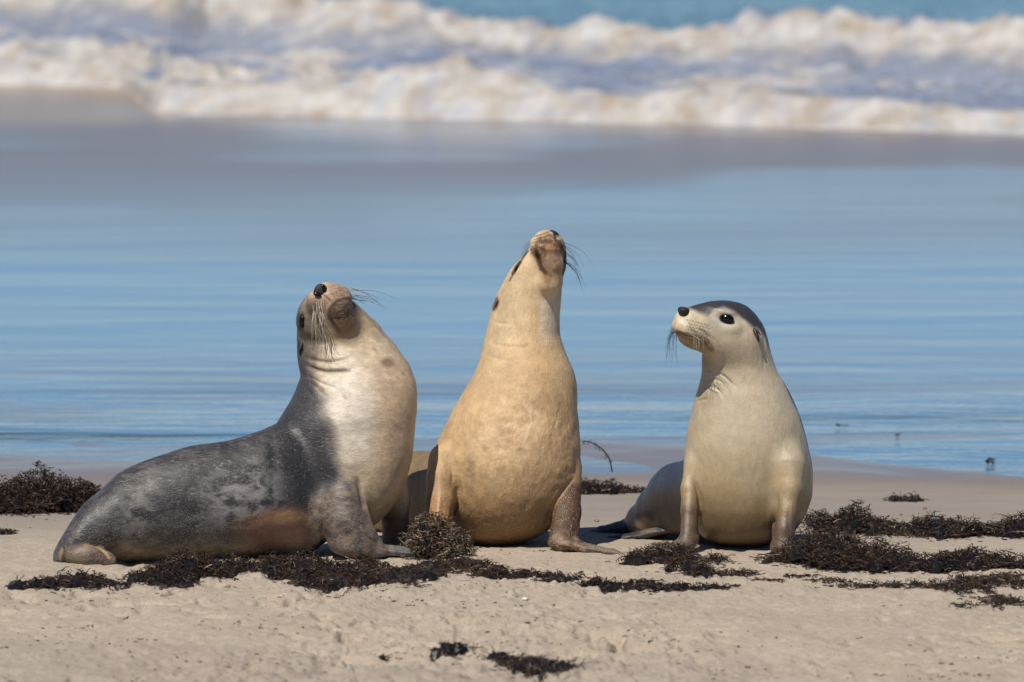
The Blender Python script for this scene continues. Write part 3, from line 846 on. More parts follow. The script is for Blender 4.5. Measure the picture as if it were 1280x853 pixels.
    col = blend(col, fl * sstep(658, 674, p) * np.clip(0.45 + n2, 0, 1) * 0.7, (0.38, 0.31, 0.23))
    col = blend(col, sstep(728, 742, u) * (p > 640) * 0.8, (0.22, 0.19, 0.16))
    # face
    n3 = fbm(u / 4.5, p / 4.5, w / 4.5, 207, 4, 0.6)
    col = blend(col, blob(V, (687, 312), (20, 20), 0, 0.35) * np.clip(0.72 + 0.9 * n3, 0, 1) * (w > -78) * 1.0, (0.10, 0.048, 0.022))
    col = blend(col, blob(V, (686, 318), (17, 22), 0, 0.4) * (w > -78) * 0.55, (0.17, 0.09, 0.045))
    col = blend(col, blob(V, (690, 322), (17, 24), 0, 0.5) * np.clip(0.5 + 0.9 * n3, 0, 1) * (w > -78) * 0.7, (0.20, 0.11, 0.06))
    col = blend(col, blob(V, (692, 330), (13, 14), 0, 0.5) * np.clip(0.4 + 1.2 * n3, 0, 1) * (w > -75) * 0.6, (0.38, 0.29, 0.22))
    col = blend(col, blob(V, (687, 308), (5, 4), 0, 0.5) * 0.5 * (w > -75), (0.50, 0.26, 0.11))
    for pts, wd in (([(671, 314), (673, 326), (677, 336), (682, 341)], 4.0), ([(699, 302), (706, 316), (706, 334), (704, 342)], 2.8), ([(641, 341), (645, 333), (650, 327)], 3.2), ([(693, 291), (695, 301)], 2.6)):
        col = blend(col, sstep(wd, wd * 0.3, poly_dist(V, pts)) * (w > -90) * 0.85, (0.05, 0.028, 0.018))
    col = blend(col, sstep(2.2, 0.6, poly_dist(V, [(637, 350), (640, 344), (652, 324), (660, 313)])) * 0.7, (0.07, 0.06, 0.055))
    col = blend(col, blob(V, (619, 379), (4.5, 9), 15, 0.4) * 0.75, (0.10, 0.07, 0.05))
    col = blend(col, blob(V, (619.5, 378), (1.6, 4), 15, 0.4) * 0.7, (0.50, 0.38, 0.22))
    col = blend(col, blob(V, (684, 348), (5, 12), -5, 0.6) * 0.4, (0.36, 0.16, 0.06))
    for r in range(6):
        for c in range(7):
            uu, pp = 668 + c * 2.7 + (r % 2) * 1.3 - r * 1.1, 295 + r * 4.2 - c * 0.8
            col = blend(col, blob(V, (uu, pp), (0.9, 1.0), 0, 0.5) * 0.7 * (w > -72), (0.09, 0.055, 0.035))
    col *= (1 + 0.10 * n1 + 0.07 * n2)[:, None]; col = np.clip(col, 0.004, 1) ** 1.22
    al = np.clip(sstep(520, 640, p) * (0.45 + 0.6 * sstep(0, 40, u - wetline + 30)) + fl * sstep(640, 672, p), 0, 1)
    col = np.concatenate([np.clip(col, 0.01, 1), al[:, None]], 1)
    a = Animal(640, (640, 683, -80), 'tallest sea lion, golden tan, in the middle, sitting with its snout pointed straight up')
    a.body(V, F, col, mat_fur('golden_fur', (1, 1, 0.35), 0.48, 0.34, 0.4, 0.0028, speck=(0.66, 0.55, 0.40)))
    a.part('nose', (692.5, 291.6, -62), (7.6, 4.0, 8), M_NOSE, rot=28)
    we = surf_w(V, 646, 334)
    a.part('eye', (645.6, 334.2, we - 1.6), (5.6, 1.5, 2.0), M_EYE, rot=-60)
    we = surf_w(V, 619.5, 379)
    a.loft('ear', [(623, 372, we - 1.5, 0.9), (620.5, 376, we + 0.6, 1.5), (618, 382, we + 1, 1.2), (616.5, 387, we + 0.6, 0.4)], M_EAR_TAN)
    r = np.random.default_rng(12)
    for i in range(16):
        s = np.array((705.5 + r.uniform(-2, 1), 299 + r.uniform(0, 28), -60.0 + r.uniform(-6, 6)))
        L = r.uniform(14, 52); an = math.radians(r.uniform(38, 70))
        e = s + np.array((math.cos(an) * L, math.sin(an) * L, r.uniform(-4, 8)))
        m = (s + e) / 2 + np.array((2.0 + L * 0.05, -L * 0.06, 2))
        a.whisker([s, m, e], M_WHISK_D, 0.25)
    for i in range(8):
        s = np.array((664 - i * 1.0, 300 + i * 2.6, -64.0)); L = r.uniform(6, 20); an = math.radians(r.uniform(115, 140))
        e = s + np.array((math.cos(an) * L, math.sin(an) * L, 3))
        a.whisker([s, (s + e) / 2 + (-0.5, -0.8, 1), e], M_WHISK_D, 0.28)

def build_left():
    fd = Field((62, 346, -75), (545, 722, 215), VOX)
    # chest and neck
    fd.stack(1, [(398, 377, 460, 10, 30), (405, 374.5, 468, 11, 35), (413, 373, 476, 12, 39), (428, 371.5, 491, 14, 44), (444, 371.5, 502, 16, 50), (457, 373, 511, 18, 55), (471, 375.5, 516.5, 20, 59),
                 (481, 372.5, 519.5, 22, 62), (497, 366, 521, 24, 65), (514, 356, 520.5, 27, 68), (530, 346, 518.5, 29, 70), (545, 340, 517.3, 30, 70), (572, 344, 514.5, 32, 70),
                 (606, 360, 504.8, 34, 66), (632, 378, 492, 36, 58), (652, 396, 474, 38, 44), (666, 410, 455, 40, 26)], k=10)
    # trunk lying to the left
    fd.stack(0, [(72, 688, 704, 152, 9), (76, 680, 707, 150, 18), (83, 668, 709, 146, 28), (92, 653, 709, 141, 38), (105, 634, 707.5, 134, 46), (129, 612.6, 705, 123, 54), (154, 590.6, 703, 113, 60),
                 (177, 579.6, 703, 105, 63), (208, 568.6, 702.5, 97, 66), (240, 559, 702, 89, 68), (284, 552.6, 701.5, 79, 69), (325, 540, 700.5, 68, 69),
                 (345, 532, 699, 60, 66), (366, 534, 697, 52, 62), (390, 548, 690, 43, 54), (415, 566, 672, 38, 40)], k=12)
    # head, lifted and seen from below
    fd.tube([(412, 420, 10, 37), (406, 398, 26, 34)], k=8)
    fd.tube([(404, 402, 36, 31), (408, 384, 54, 24), (411, 377, 62, 19.5)], k=7)
    fd.ell((396, 381, 66), (12.5, 14, 13), k=6, rot=-12)
    fd.ell((423, 371.5, 62), (16, 12.5, 14), k=6, rot=18)
    fd.ell((406, 365.5, 62), (12, 8, 12), k=5)
    fd.tube([(424, 390, 64, 16), (427, 404, 50, 22), (432, 421, 30, 26)], k=12)
    fd.tube([(434, 395, 40, 17), (454, 419, 26, 21)], k=10)
    fd.ell((377, 404, 40), (6, 11, 8), k=6, rot=5)
    # near fore flipper
    fd.tube([(430, 606, 88, 17), (430, 630, 96, 24), (434, 652, 100, 27), (444, 672, 98, 25), (462, 684, 92, 16)], k=11, flat=0.62, n=(0.15, 0, 1))
    fd.tube([(438, 684, 94, 17), (470, 688, 80, 17), (500, 690, 66, 14), (524, 693.5, 58, 8), (533, 695, 55, 3)], k=9, flat=0.40, n=(0.1, -1.0, 0.25))
    fd.ell((406, 640, 74), (28, 36, 24), k=14)
    fd.ell((430, 680, 92), (20, 13, 14), k=14)
    # far fore flipper
    fd.tube([(486, 600, 6, 24), (492, 630, -8, 22), (494, 655, -14, 18), (492, 676, -18, 17)], k=9, flat=0.6, n=(0.6, 0, -0.8))
    fd.tube([(490, 680, -16, 14), (508, 684, -10, 15), (524, 686, -6, 9)], k=8, flat=0.4, n=F_UP)
    # folded hind flippers and tail stump
    fd.ell((110, 694, 168), (27, 14.5, 15), k=5, rot=3)
    fd.ell((130, 697, 172), (19, 11, 9), k=5, rot=12)
    fd.ell((79, 697, 160), (7.5, 12, 9), k=4)
    V, F, N = finish(fd)
    for pts, wd, dp in (([(376, 455), (392, 463), (410, 467), (440, 466)], 2.4, 3.6), ([(374, 446), (392, 452), (414, 455), (440, 450)], 2.6, 2.6),
                        ([(378, 470), (392, 476), (404, 484), (416, 488)], 1.7, 1.6), ([(380, 476), (392, 484), (402, 494), (412, 500)], 1.6, 1.3), ([(386, 474), (404, 482), (422, 490)], 1.5, 1.1),
                        ([(376, 480), (386, 492), (394, 504)], 1.6, 1.0),
                        ([(416.5, 384), (412, 390), (411, 399), (417, 409), (423, 417)], 1.6, 0.9), ([(416.5, 384), (424, 380), (434, 377), (441, 381), (444, 391)], 1.5, 1.3),
                        ([(404, 372), (411, 378), (416.5, 384)], 1.2, 1.8), ([(377, 396), (376, 405), (378, 413)], 2.2, 3.0), ([(373, 430), (376, 436), (378, 444)], 1.8, 2.0),
                        ([(435, 598), (444, 602), (449, 616), (453, 634), (464, 656)], 2.6, 4.0),
                        ([(398, 650), (402, 672), (404, 692)], 2.4, 3.0),
                        ([(86, 686), (84, 698), (87, 708)], 1.8, 3.0), ([(112, 680), (124, 682), (134, 690), (142, 700)], 2.0, 2.6),
                        ([(462, 684), (490, 688), (526, 693)], 1.0, 0.9), ([(466, 690), (492, 693), (524, 695)], 1.0, 0.9), ([(440, 640), (452, 668), (474, 683)], 1.6, 1.2),
                        ([(330, 522), (340, 550), (342, 585), (338, 615)], 7.0, 2.0)):
        V = groove(V, N, pts, wd, dp, wmin=-20)
    u, p, w = V.T
    n1 = fbm(u / 34, p / 34, w / 34, 301, 4, 0.6); n2 = fbm(u / 8, p / 5, w / 8, 302, 3); n4 = fbm(u / 16, p / 9, w / 12, 303, 5, 0.65)
    grey = np.array((0.095, 0.09, 0.092)); cream = np.array((0.63, 0.53, 0.40))
    col = np.tile(grey, (len(V), 1))
    edge = np.interp(p, [340, 372, 392, 420, 445, 460, 480, 500, 530, 560, 590, 620, 660, 700], [384, 380, 384, 386, 390, 388, 398, 404, 408, 414, 424, 440, 460, 480])
    ck = sstep(-14, 16, u - edge + 5 * n1 + 1.5 * n2) * sstep(-52, -34, w)
    col = blend(col, ck, cream)
    pale = blob(V, (436, 520), (34, 62), -8, 0.6) * ck
    col = blend(col, pale * 0.6, (0.72, 0.69, 0.63))
    col = blend(col, sstep(430, 400, p) * ck * 0.5, (0.58, 0.43, 0.27))
    col = blend(col, sstep(555, 655, p) * ck * 0.65, (0.42, 0.33, 0.19))  # lower chest darkened with painted shade over sandy fur
    col = blend(col, blob(V, (500, 540), (30, 95), 0, 0.6) * ck * 0.5, (0.56, 0.40, 0.26))
    col = blend(col, blob(V, (484, 456), (8, 6), 0, 0.6) * (w > 20) * 0.65, (0.20, 0.125, 0.10))
    for q in ((494, 535), (487, 547), (430, 499), (468, 440), (503, 470)):
        col = blend(col, blob(V, q, (3.4, 2.2), 40, 0.6) * (w > 20) * 0.35, (0.25, 0.16, 0.12))
    # flank: sun sheen painted into the fur, pale belly edge, ruddy patch behind the flipper
    body = sstep(372, 340, u)
    flank_sheen = np.clip(blob(V, (315, 622), (58, 36), -14, 0.6) + 0.55 * blob(V, (175, 640), (18, 55), 18, 0.6), 0, 1)
    col = blend(col, flank_sheen * np.clip(0.45 + 0.9 * n4, 0, 1) * body * 0.85, (0.48, 0.46, 0.45))
    col = blend(col, np.clip(n4 * 1.1, 0, 1) * body * 0.4, (0.20, 0.19, 0.185))
    col = blend(col, np.clip(-n4 * 1.4, 0, 1) * body * 0.45, (0.045, 0.045, 0.05))
    hem = sstep(668, 697, p + 8 * n4 - 0.02 * (u - 100)) * (u < 385) * (u > 120)
    col = blend(col, blob(V, (385, 570), (42, 62), 10, 0.5) * (1 - ck) * 0.75, (0.055, 0.055, 0.062))
    col = blend(col, hem * 0.65, (0.38, 0.27, 0.155))
    col = blend(col, blob(V, (345, 662), (48, 24), -6, 0.45) * (u < 396) * 0.85, (0.36, 0.20, 0.125))
    col = blend(col, blob(V, (352, 648), (24, 9), -8, 0.6) * (u < 396) * 0.7, (0.56, 0.37, 0.22))
    for pts in ([(374, 455), (392, 463), (410, 467), (436, 466)], [(374, 446), (392, 452), (412, 455)], [(378, 472), (392, 480), (404, 490)]):
        col = blend(col, sstep(3.2, 0.5, poly_dist(V, pts)) * (w > 0) * 0.6, (0.13, 0.105, 0.085))  # shading of the neck folds painted into the colour
    # hind flipper
    col = blend(col, blob(V, (112, 695), (32, 15), 0, 0.3) * (w > 140) * 0.75, (0.32, 0.25, 0.18))
    col = blend(col, blob(V, (128, 695), (14, 10), 15, 0.4) * (w > 150) * 0.85, (0.13, 0.085, 0.075))
    col = blend(col, sstep(3, 0.6, poly_dist(V, [(110, 681), (122, 682), (133, 689), (140, 697)])) * (w > 140) * 0.6, (0.52, 0.36, 0.18))
    col = blend(col, sstep(3, 0.5, poly_dist(V, [(82, 686), (80, 698)])) * (w > 130) * 0.7, (0.50, 0.33, 0.17))
    # near fore flipper, sandy brown-grey
    fl = sstep(2, -4, u - np.interp(p, [595, 600, 616, 634, 656, 680, 700], [445, 449, 451, 455, 466, 540, 540])) * sstep(594, 612, p - 0.35 * (435 - u)) * (u > 384) * (w > 62)
    col = blend(col, fl * 0.85, (0.17, 0.135, 0.12))
    col = blend(col, fl * np.clip(0.3 + 1.1 * n2 + 0.5 * n4, 0, 1) * 0.4, (0.42, 0.34, 0.25))
    col = blend(col, fl * sstep(476, 494, u) * 0.85, (0.20, 0.21, 0.215))
    col = blend(col, sstep(5, 1, np.abs(u - 487)) * fl * 0.35, (0.55, 0.52, 0.48))
    col = blend(col, sstep(12, -4, w) * sstep(590, 630, p) * (u > 440) * 0.9, (0.27, 0.15, 0.10))
    # face
    n3 = fbm(u / 3, p / 3, w / 3, 305, 3)
    fm = (w > 20)
    col = blend(col, blob(V, (429, 398), (19, 22), 10, 0.35) * fm * np.clip(0.95 + 0.25 * n3, 0, 1) * 0.95, (0.10, 0.06, 0.038))
    col = blend(col, blob(V, (432, 416), (19, 16), 10, 0.6) * fm * 0.55, (0.26, 0.185, 0.115))
    pads = np.clip(blob(V, (397, 383), (12, 15), -10, 0.35) + blob(V, (424, 369), (18, 11), 18, 0.35), 0, 1) * (w > 40)
    col = blend(col, pads * 0.9, (0.47, 0.35, 0.26))
    col = blend(col, pads * np.clip(0.2 + 1.3 * n3, 0, 1) * 0.5, (0.24, 0.15, 0.10))
    col = blend(col, blob(V, (389, 415), (17, 34), 0, 0.5) * (w > -20) * 0.85, (0.17, 0.14, 0.115))  # cheek shadow around the whiskers, painted into the fur
    for pts, wd in (([(416.5, 384), (412, 390), (411, 399), (417, 409), (423, 417)], 4.0), ([(416.5, 384), (424, 380), (434, 377), (441, 381), (444, 391)], 3.6), ([(404, 372), (416.5, 384)], 1.8)):
        col = blend(col, sstep(wd, wd * 0.2, poly_dist(V, pts)) * (w > 30) * 0.6, (0.045, 0.028, 0.022))
    col = blend(col, blob(V, (376.5, 404), (4.5, 10), 4, 0.35) * 0.85 * (w > 0), (0.02, 0.015, 0.014))
    col = blend(col, blob(V, (375.5, 437), (4, 7), -10, 0.4) * 0.85, (0.02, 0.016, 0.016))
    for r in range(6):
        for c in range(5):
            for (cu, cp, du) in ((392, 377, 1), (428, 364, -1)):
                uu, pp = cu + du * c * 3.0 + (r % 2) * 1.4, cp + r * 3.2 + c * (1.0 if du > 0 else 0.2)
                col = blend(col, blob(V, (uu, pp), (0.8, 0.8), 0, 0.5) * 0.6 * (w > 50), (0.12, 0.07, 0.045))
    col *= (1 + 0.10 * n1 + 0.10 * n2)[:, None]; col = np.clip(col, 0.004, 1) ** 1.28
    al = np.clip(sstep(640, 690, p) * 0.9 + fl * 0.8 + 0.45 * body * sstep(560, 640, p), 0, 1)
    col = np.concatenate([np.clip(col, 0.01, 1), al[:, None]], 1)
    a = Animal(300, (300, 698, 60), 'large grey sea lion on the left with a cream chest, stretched out, head back')
    a.body(V, F, col, mat_fur('grey_fur', (0.35, 1, 1), 0.42, 0.5, 0.5, 0.0018, speck=(0.36, 0.33, 0.29), flecks=0.5))
    wn_ = surf_w(V, 399.5, 369)
    a.part('nose', (400.0, 367.5, wn_ - 1.8), (9.4, 8.0, 4.2), M_NOSE, rot=-38, warp=lambda q: np.stack([q[:, 0], q[:, 1] * (1 + 0.2 * q[:, 0]), q[:, 2]], 1))
    a.part('nostril', (404.5, 364.0, surf_w(V, 404.5, 364) + 2.6), (2.6, 5.0, 2.2), M_EYE, rot=-22)
    a.part('nostril', (396.5, 372.0, surf_w(V, 396.5, 372) + 2.4), (5.2, 2.6, 2.2), M_EYE, rot=18)
    we = surf_w(V, 377.5, 404)
    a.part('eye', (377.2, 404.5, we - 2.5), (3.0, 8.0, 4), M_EYE, rot=4, yaw=-40)
    we = surf_w(V, 376.5, 438)
    a.loft('ear', [(378, 430, we - 1, 1.4), (376, 435, we + 1, 2.1), (374.5, 441, we + 1, 1.8), (375, 446, we, 0.5)], M_EAR)
    r = np.random.default_rng(13)
    for i in range(22):                                           # near cheek, hanging down
        s = np.array((390 + r.uniform(0, 14), 376 + r.uniform(0, 20))); ws = surf_w(V, *s)
        L = r.uniform(22, 62); lean = r.uniform(-0.05, 0.5)
        a.whisker([(*s, ws - 0.5), (s[0] + lean * L * 0.25 - 1, s[1] + L * 0.4, ws + 6), (s[0] + lean * L * 0.65, s[1] + L * 0.8, ws + 4), (s[0] + lean * L * 1.0, s[1] + L, ws + 1)], M_WHISK_L, 0.34)
    for i in range(16):                                           # far side, streaming right
        s = np.array((430 + r.uniform(0, 14), 361 + r.uniform(0, 16), 55 + r.uniform(-8, 8)))
        L = r.uniform(16, 62); an = math.radians(r.uniform(8, 34))
        e = s + np.array((math.cos(an) * L, math.sin(an) * L, r.uniform(-6, 4)))
        m = (s + e) / 2 + np.array((0, -L * 0.07, 2))
        a.whisker([s, m, e], M_WHISK_D if i % 3 else M_WHISK_L, 0.30)

build_right(); build_middle(); build_left()

# ------------------------------------------------------------------ seaweed cast up on the beach
WG = 'tangled seaweed clumps strewn on the sand'
DARK = (0.016, 0.011, 0.009); RED = (0.060, 0.022, 0.014); BROWN = (0.080, 0.046, 0.022); PALE = (0.30, 0.24, 0.17); GREENISH = (0.035, 0.034, 0.018)

def sand_z(x, y):
    return sand_height(np.atleast_1d(np.asarray(x, float)), np.atleast_1d(np.asarray(y, float)))

def clump(label, blobs, seed, density=1.0, tint=(0.5, 0.25, 0.2, 0.03), length=0.058, rad=0.0015, core=True, z0=None, up=0.0, name='seaweed_clump', group=WG):
    """blobs: (u, p of the foot on the ground, half width px, half depth m, height px)"""
    r = np.random.default_rng(seed)
    heads, radii, cols, sizes = [], [], [], []
    VV, FF, CC = [], [], []; nv = 0
    first = None
    pal = np.array([DARK, RED, BROWN, PALE])
    for (u, p, ru, rd, hp) in blobs:
        g = ground(u, p, 0.0 if z0 is None else z0)
        if first is None: first = g
        s = np.linalg.norm(g - CAM) / FPX
        rx, h = ru * s, hp * s
        area = math.pi * rx * rd
        n = int(density * (area * 5200 + rx * h * 14000)) + 6
        n = min(int(n * (1.8 if h > 0.12 else 1.0)), 5200)
        a = r.uniform(0, 2 * math.pi, n); q = np.sqrt(r.uniform(0, 1, n))
        q = np.where(r.uniform(0, 1, n) < 0.07, q * 1.45, q)
        # ragged edge
        lobes = 1 + 0.35 * noise3(np.cos(a) * 2.2 + seed, np.sin(a) * 2.2, 0, seed + int(u))
        x = g[0] + rx * q * lobes * np.cos(a); y = g[1] + rd * q * lobes * np.sin(a)
        dome = h * np.sqrt(np.clip(1 - q ** 2, 0, 1)) * (0.75 + 0.5 * noise3(x * 12, y * 9, 0, seed))
        if rd > 0.07 and h < 0.06 and z0 is None:
            keep = (fbm(x * 11, y * 7, 0, seed + 9, 2) > -0.12) | (r.uniform(0, 1, n) < 0.12)
            x, y, dome, a, q = x[keep], y[keep], dome[keep], a[keep], q[keep]; n = len(x)
        zg = sand_z(x, y) if z0 is None else np.full(n, z0)
        lv = r.uniform(0.15, 1.0, n) ** 0.6
        z = zg + dome * lv + 0.001
        S = 7
        hd = r.uniform(0, 2 * math.pi, n); el = r.normal(up * 0.5, 0.28, n)
        L = length * r.uniform(0.3, 1.0, n) * np.where(r.uniform(0, 1, n) < 0.08, 1.6, 1.0)
        P = np.zeros((n, S, 3)); P[:, 0] = np.stack([x, y, z], 1)
        curl = r.normal(0, 0.42, n); curl2 = r.normal(-0.15, 0.22, n)
        for k in range(1, S):
            hd = hd + curl + r.normal(0, 0.25, n); el = el + curl2 + r.normal(0, 0.2, n)
            st = (L / S)[:, None] * np.stack([np.cos(hd) * np.cos(el), np.sin(hd) * np.cos(el) * 0.8, np.sin(el)], 1)
            P[:, k] = P[:, k - 1] + st
        P[:, :, 2] = np.minimum(P[:, :, 2], (zg + dome)[:, None] + (0.005 + (0.022 if up > 0.5 else 0.0) + 0.012 * r.uniform(0, 1, (n, 1)) ** 3))
        gz = (sand_z(P[:, :, 0].ravel(), P[:, :, 1].ravel()).reshape(n, S) if z0 is None else np.full((n, S), z0)) + 0.0012
        P[:, :, 2] = np.maximum(P[:, :, 2], gz + r.uniform(0, 0.003, (n, 1)))
        R = rad * r.uniform(0.6, 1.5, n)[:, None] * np.linspace(1.1, 0.45, S)[None]
        c = pal[r.choice(4, n, p=np.array(tint) + np.array([1 - sum(tint), 0, 0, 0]))] * r.uniform(0.5, 1.6, (n, 1))
        heads.append(P); radii.append(R); cols.append(c)
        nl = max(2, n // 40)                                   # a few long stems lying through the tangle
        R[:nl] *= 1.5; P[:nl, :, :2] = P[:nl, :1, :2] + (P[:nl, :, :2] - P[:nl, :1, :2]) * 2.4
        if h > 0.12: P[:nl] = P[nl:2 * nl]
        # short side branchlets
        nb = int(n * 1.6)
        pi_ = r.integers(0, n, nb); ki = r.integers(1, S - 1, nb)
        B = np.zeros((nb, 4, 3)); B[:, 0] = P[pi_, ki]
        hb = r.uniform(0, 2 * math.pi, nb); eb = r.uniform(-0.2, 1.2, nb); lb = r.uniform(0.004, 0.014, nb)
        for k in range(1, 4):
            eb = eb - 0.25
            B[:, k] = B[:, k - 1] + (lb / 3)[:, None] * np.stack([np.cos(hb) * np.cos(eb), np.sin(hb) * np.cos(eb), np.sin(eb)], 1)
        V, F = tube_mesh(B, (rad * 0.85) * r.uniform(0.6, 1.4, nb)[:, None] * np.linspace(1, 0.5, 4)[None], 3)
        VV.append(V); FF.append(F + nv); nv += len(V); CC.append(np.repeat(c[pi_], 12, 0))
        if core and h > 0.012:
            m, k = 26, 14
            th = np.linspace(0, 2 * math.pi, m, endpoint=False)[None]; qq = np.linspace(0, 0.85, k)[:, None]
            lob = 1 + 0.35 * noise3(np.cos(th) * 2.2 + seed, np.sin(th) * 2.2, 0, seed + int(u))
            cx = g[0] + rx * qq * lob * np.cos(th); cy = g[1] + rd * qq * lob * np.sin(th)
            cz = 0.52 * h * np.sqrt(np.clip(1 - qq ** 2, 0, 1)) * (0.75 + 0.5 * noise3(cx * 12, cy * 9, 0, seed)) + 0.012 * fbm(cx * 70, cy * 50, 0, 3, 2)
            cz = cz + (sand_z(cx.ravel(), cy.ravel()).reshape(cx.shape) if z0 is None else z0) - 0.012 * sstep(0.55, 0.85, qq)
            V = np.stack([cx.ravel(), cy.ravel(), cz.ravel()], 1)
            i = (np.arange(k - 1)[:, None] * m); j = np.arange(m)[None]
            F = np.stack([i + j, i + m + j, i + m + (j + 1) % m, i + (j + 1) % m], 2).reshape(-1, 4)
            VV.append(V); FF.append(F + nv); nv += len(V); CC.append(np.tile(np.array(DARK) * 0.5, (len(V), 1)))
    P = np.concatenate(heads); R = np.concatenate(radii); c = np.concatenate(cols)
    V, F = tube_mesh(P, R, 3)
    VV.append(V); FF.append(F + nv); CC.append(np.repeat(c, P.shape[1] * 3, 0))
    V = np.concatenate(VV); F = np.concatenate(FF); C = np.concatenate(CC)
    o = mesh_obj(name, V - first, F, M_WEED, colors=C)
    o.location = [float(v) for v in first]
    tag(o, label, 'seaweed', group)
    return o

# heaps behind and beside the animals
clump('large rounded heap of dark seaweed at the left edge, near the waterline', [(-25, 634, 70, .20, 52), (30, 634, 66, .20, 62), (78, 634, 50, .18, 60), (104, 634, 30, .14, 46)], 1, 1.1, length=.045, up=.15)
clump('tiny brown scrap of seaweed on the left edge below the big heap', [(4, 668, 14, .05, 9), (14, 668, 8, .03, 4)], 2, 1.2, (0.3, 0.3, 0.35, 0.05), .03)
clump('low shaggy clump of seaweed in front of the grey sea lion\'s tail', [(30, 737, 22, .12, 12), (55, 736, 28, .14, 21), (88, 734, 30, .14, 22), (118, 735, 20, .12, 14), (148, 738, 22, .07, 6)], 3, 1.0)
clump('thick brown seaweed pile against the grey sea lion\'s belly', [(170, 731, 20, .16, 14), (204, 729, 30, .24, 26), (244, 724, 32, .24, 38), (283, 722, 28, .2, 24), (310, 718, 22, .14, 16), (225, 738, 26, .08, 8)], 4, 1.1, (0.45, 0.2, 0.3, 0.03))
clump('spread of blackish seaweed under the grey sea lion\'s front flipper', [(345, 720, 30, .26, 22), (376, 722, 30, .36, 26), (412, 727, 36, .42, 22), (452, 724, 38, .42, 22), (492, 728, 38, .34, 16), (528, 727, 32, .30, 12), (390, 738, 30, .12, 10), (340, 700, 26, .2, 12)], 5, 0.95)
clump('round ball of frayed seaweed between the left and middle sea lions', [(542, 694, 36, .11, 58), (568, 696, 24, .10, 38), (520, 694, 20, .10, 38)], 6, 2.6, (0.30, 0.10, 0.30, 0.30), .05, 0.0012, up=.25)
clump('flat seaweed strand trailing right from the frayed ball', [(565, 706, 40, .20, 8), (600, 710, 36, .14, 9), (540, 712, 40, .20, 8), (520, 722, 36, .16, 8)], 7, 0.9)
clump('narrow seaweed strip on the sand below the golden sea lion', [(622, 722, 26, .10, 14), (650, 722, 24, .10, 13), (678, 723, 28, .10, 11), (708, 727, 24, .10, 12), (600, 718, 18, .08, 8)], 8, 1.1)
clump('thin seaweed strip ahead of the gap between the middle and right sea lions', [(742, 737, 26, .11, 13), (775, 740, 28, .10, 14), (808, 741, 26, .09, 10), (840, 743, 24, .07, 7), (880, 744, 26, .05, 5), (908, 744, 16, .04, 4)], 9, 1.1)
clump('tall ragged seaweed tuft at the smallest sea lion\'s left flipper', [(800, 700, 24, .14, 16), (826, 700, 26, .14, 33), (850, 700, 22, .14, 26), (868, 712, 18, .16, 26), (876, 724, 14, .14, 24), (838, 712, 8, .06, 16)], 10, 1.3, up=.25)
clump('sparse seaweed wisps just right of the ragged tuft', [(893, 702, 20, .10, 10), (910, 716, 24, .12, 7), (930, 716, 18, .10, 5), (900, 726, 12, .08, 8)], 11, 1.7, (0.4, 0.2, 0.35, 0.05), core=False)
clump('broad dark seaweed bank at the smallest sea lion\'s right flipper', [(975, 698, 26, .16, 15), (1010, 700, 40, .24, 42), (1050, 704, 42, .28, 48), (1090, 708, 38, .24, 42), (1125, 708, 30, .18, 26), (1150, 708, 26, .14, 20)], 12, 1.0, (0.42, 0.22, 0.28, 0.02))
clump('seaweed ridge continuing from the dark bank to the right edge', [(1180, 708, 28, .18, 22), (1215, 708, 34, .20, 24), (1250, 710, 34, .20, 26), (1290, 710, 34, .20, 26)], 13, 1.0, (0.45, 0.2, 0.25, 0.03))
clump('curly seaweed row behind the bank, reaching to the right edge', [(1030, 658, 26, .22, 26), (1062, 662, 30, .24, 32), (1098, 664, 32, .22, 26), (1135, 666, 34, .20, 24), (1172, 667, 34, .20, 22), (1210, 668, 34, .18, 26), (1250, 668, 34, .18, 28), (1290, 668, 30, .18, 26)], 14, 0.95, (0.48, 0.12, 0.3, 0.05), up=.25)
clump('loose black strands of seaweed spread in front of the right ridge', [(1110, 741, 36, .08, 6), (1150, 742, 36, .12, 9), (1185, 736, 36, .14, 14), (1215, 744, 34, .20, 10), (1250, 738, 36, .20, 12), (1285, 734, 30, .18, 14), (1190, 742, 40, .12, 8), (1225, 736, 40, .12, 8)], 15, 1.5, core=False)
clump('thin seaweed wisps in the lower right, nearest the right edge', [(1222, 764, 30, .12, 5), (1240, 758, 36, .14, 7), (1266, 762, 34, .12, 6)], 16, 1.3, core=False)
clump('faint line of tiny seaweed wisps in the middle of the right foreground', [(1070, 738, 30, .06, 3), (1035, 733, 28, .06, 3), (1000, 727, 22, .06, 3), (960, 733, 22, .05, 3)], 17, 1.1, core=False, length=.03)
clump('small dark seaweed scrap in the bottom centre, the left of two', [(566, 826, 26, .10, 8), (548, 826, 14, .06, 5)], 18, 1.0)
clump('dark seaweed lump cut by the bottom edge of the beach view', [(625, 836, 24, .16, 10), (660, 846, 34, .22, 14), (695, 852, 28, .20, 12)], 19, 1.0)
clump('tiny seaweed fleck left of the two foreground scraps', [(478, 826, 13, .05, 6)], 20, 0.9, length=.03)
clump('dark seaweed heap behind the golden sea lion, with a bent stalk', [(735, 603, 18, .10, 22), (758, 603, 26, .12, 19), (785, 602, 22, .06, 8), (802, 600, 14, .05, 8)], 21, 1.1, up=.3)
clump('small flat seaweed patch alone on the damp sand at right', [(1122, 618, 14, .06, 8), (1142, 618, 14, .06, 7)], 22, 1.2, (0.35, 0.25, 0.3, 0))
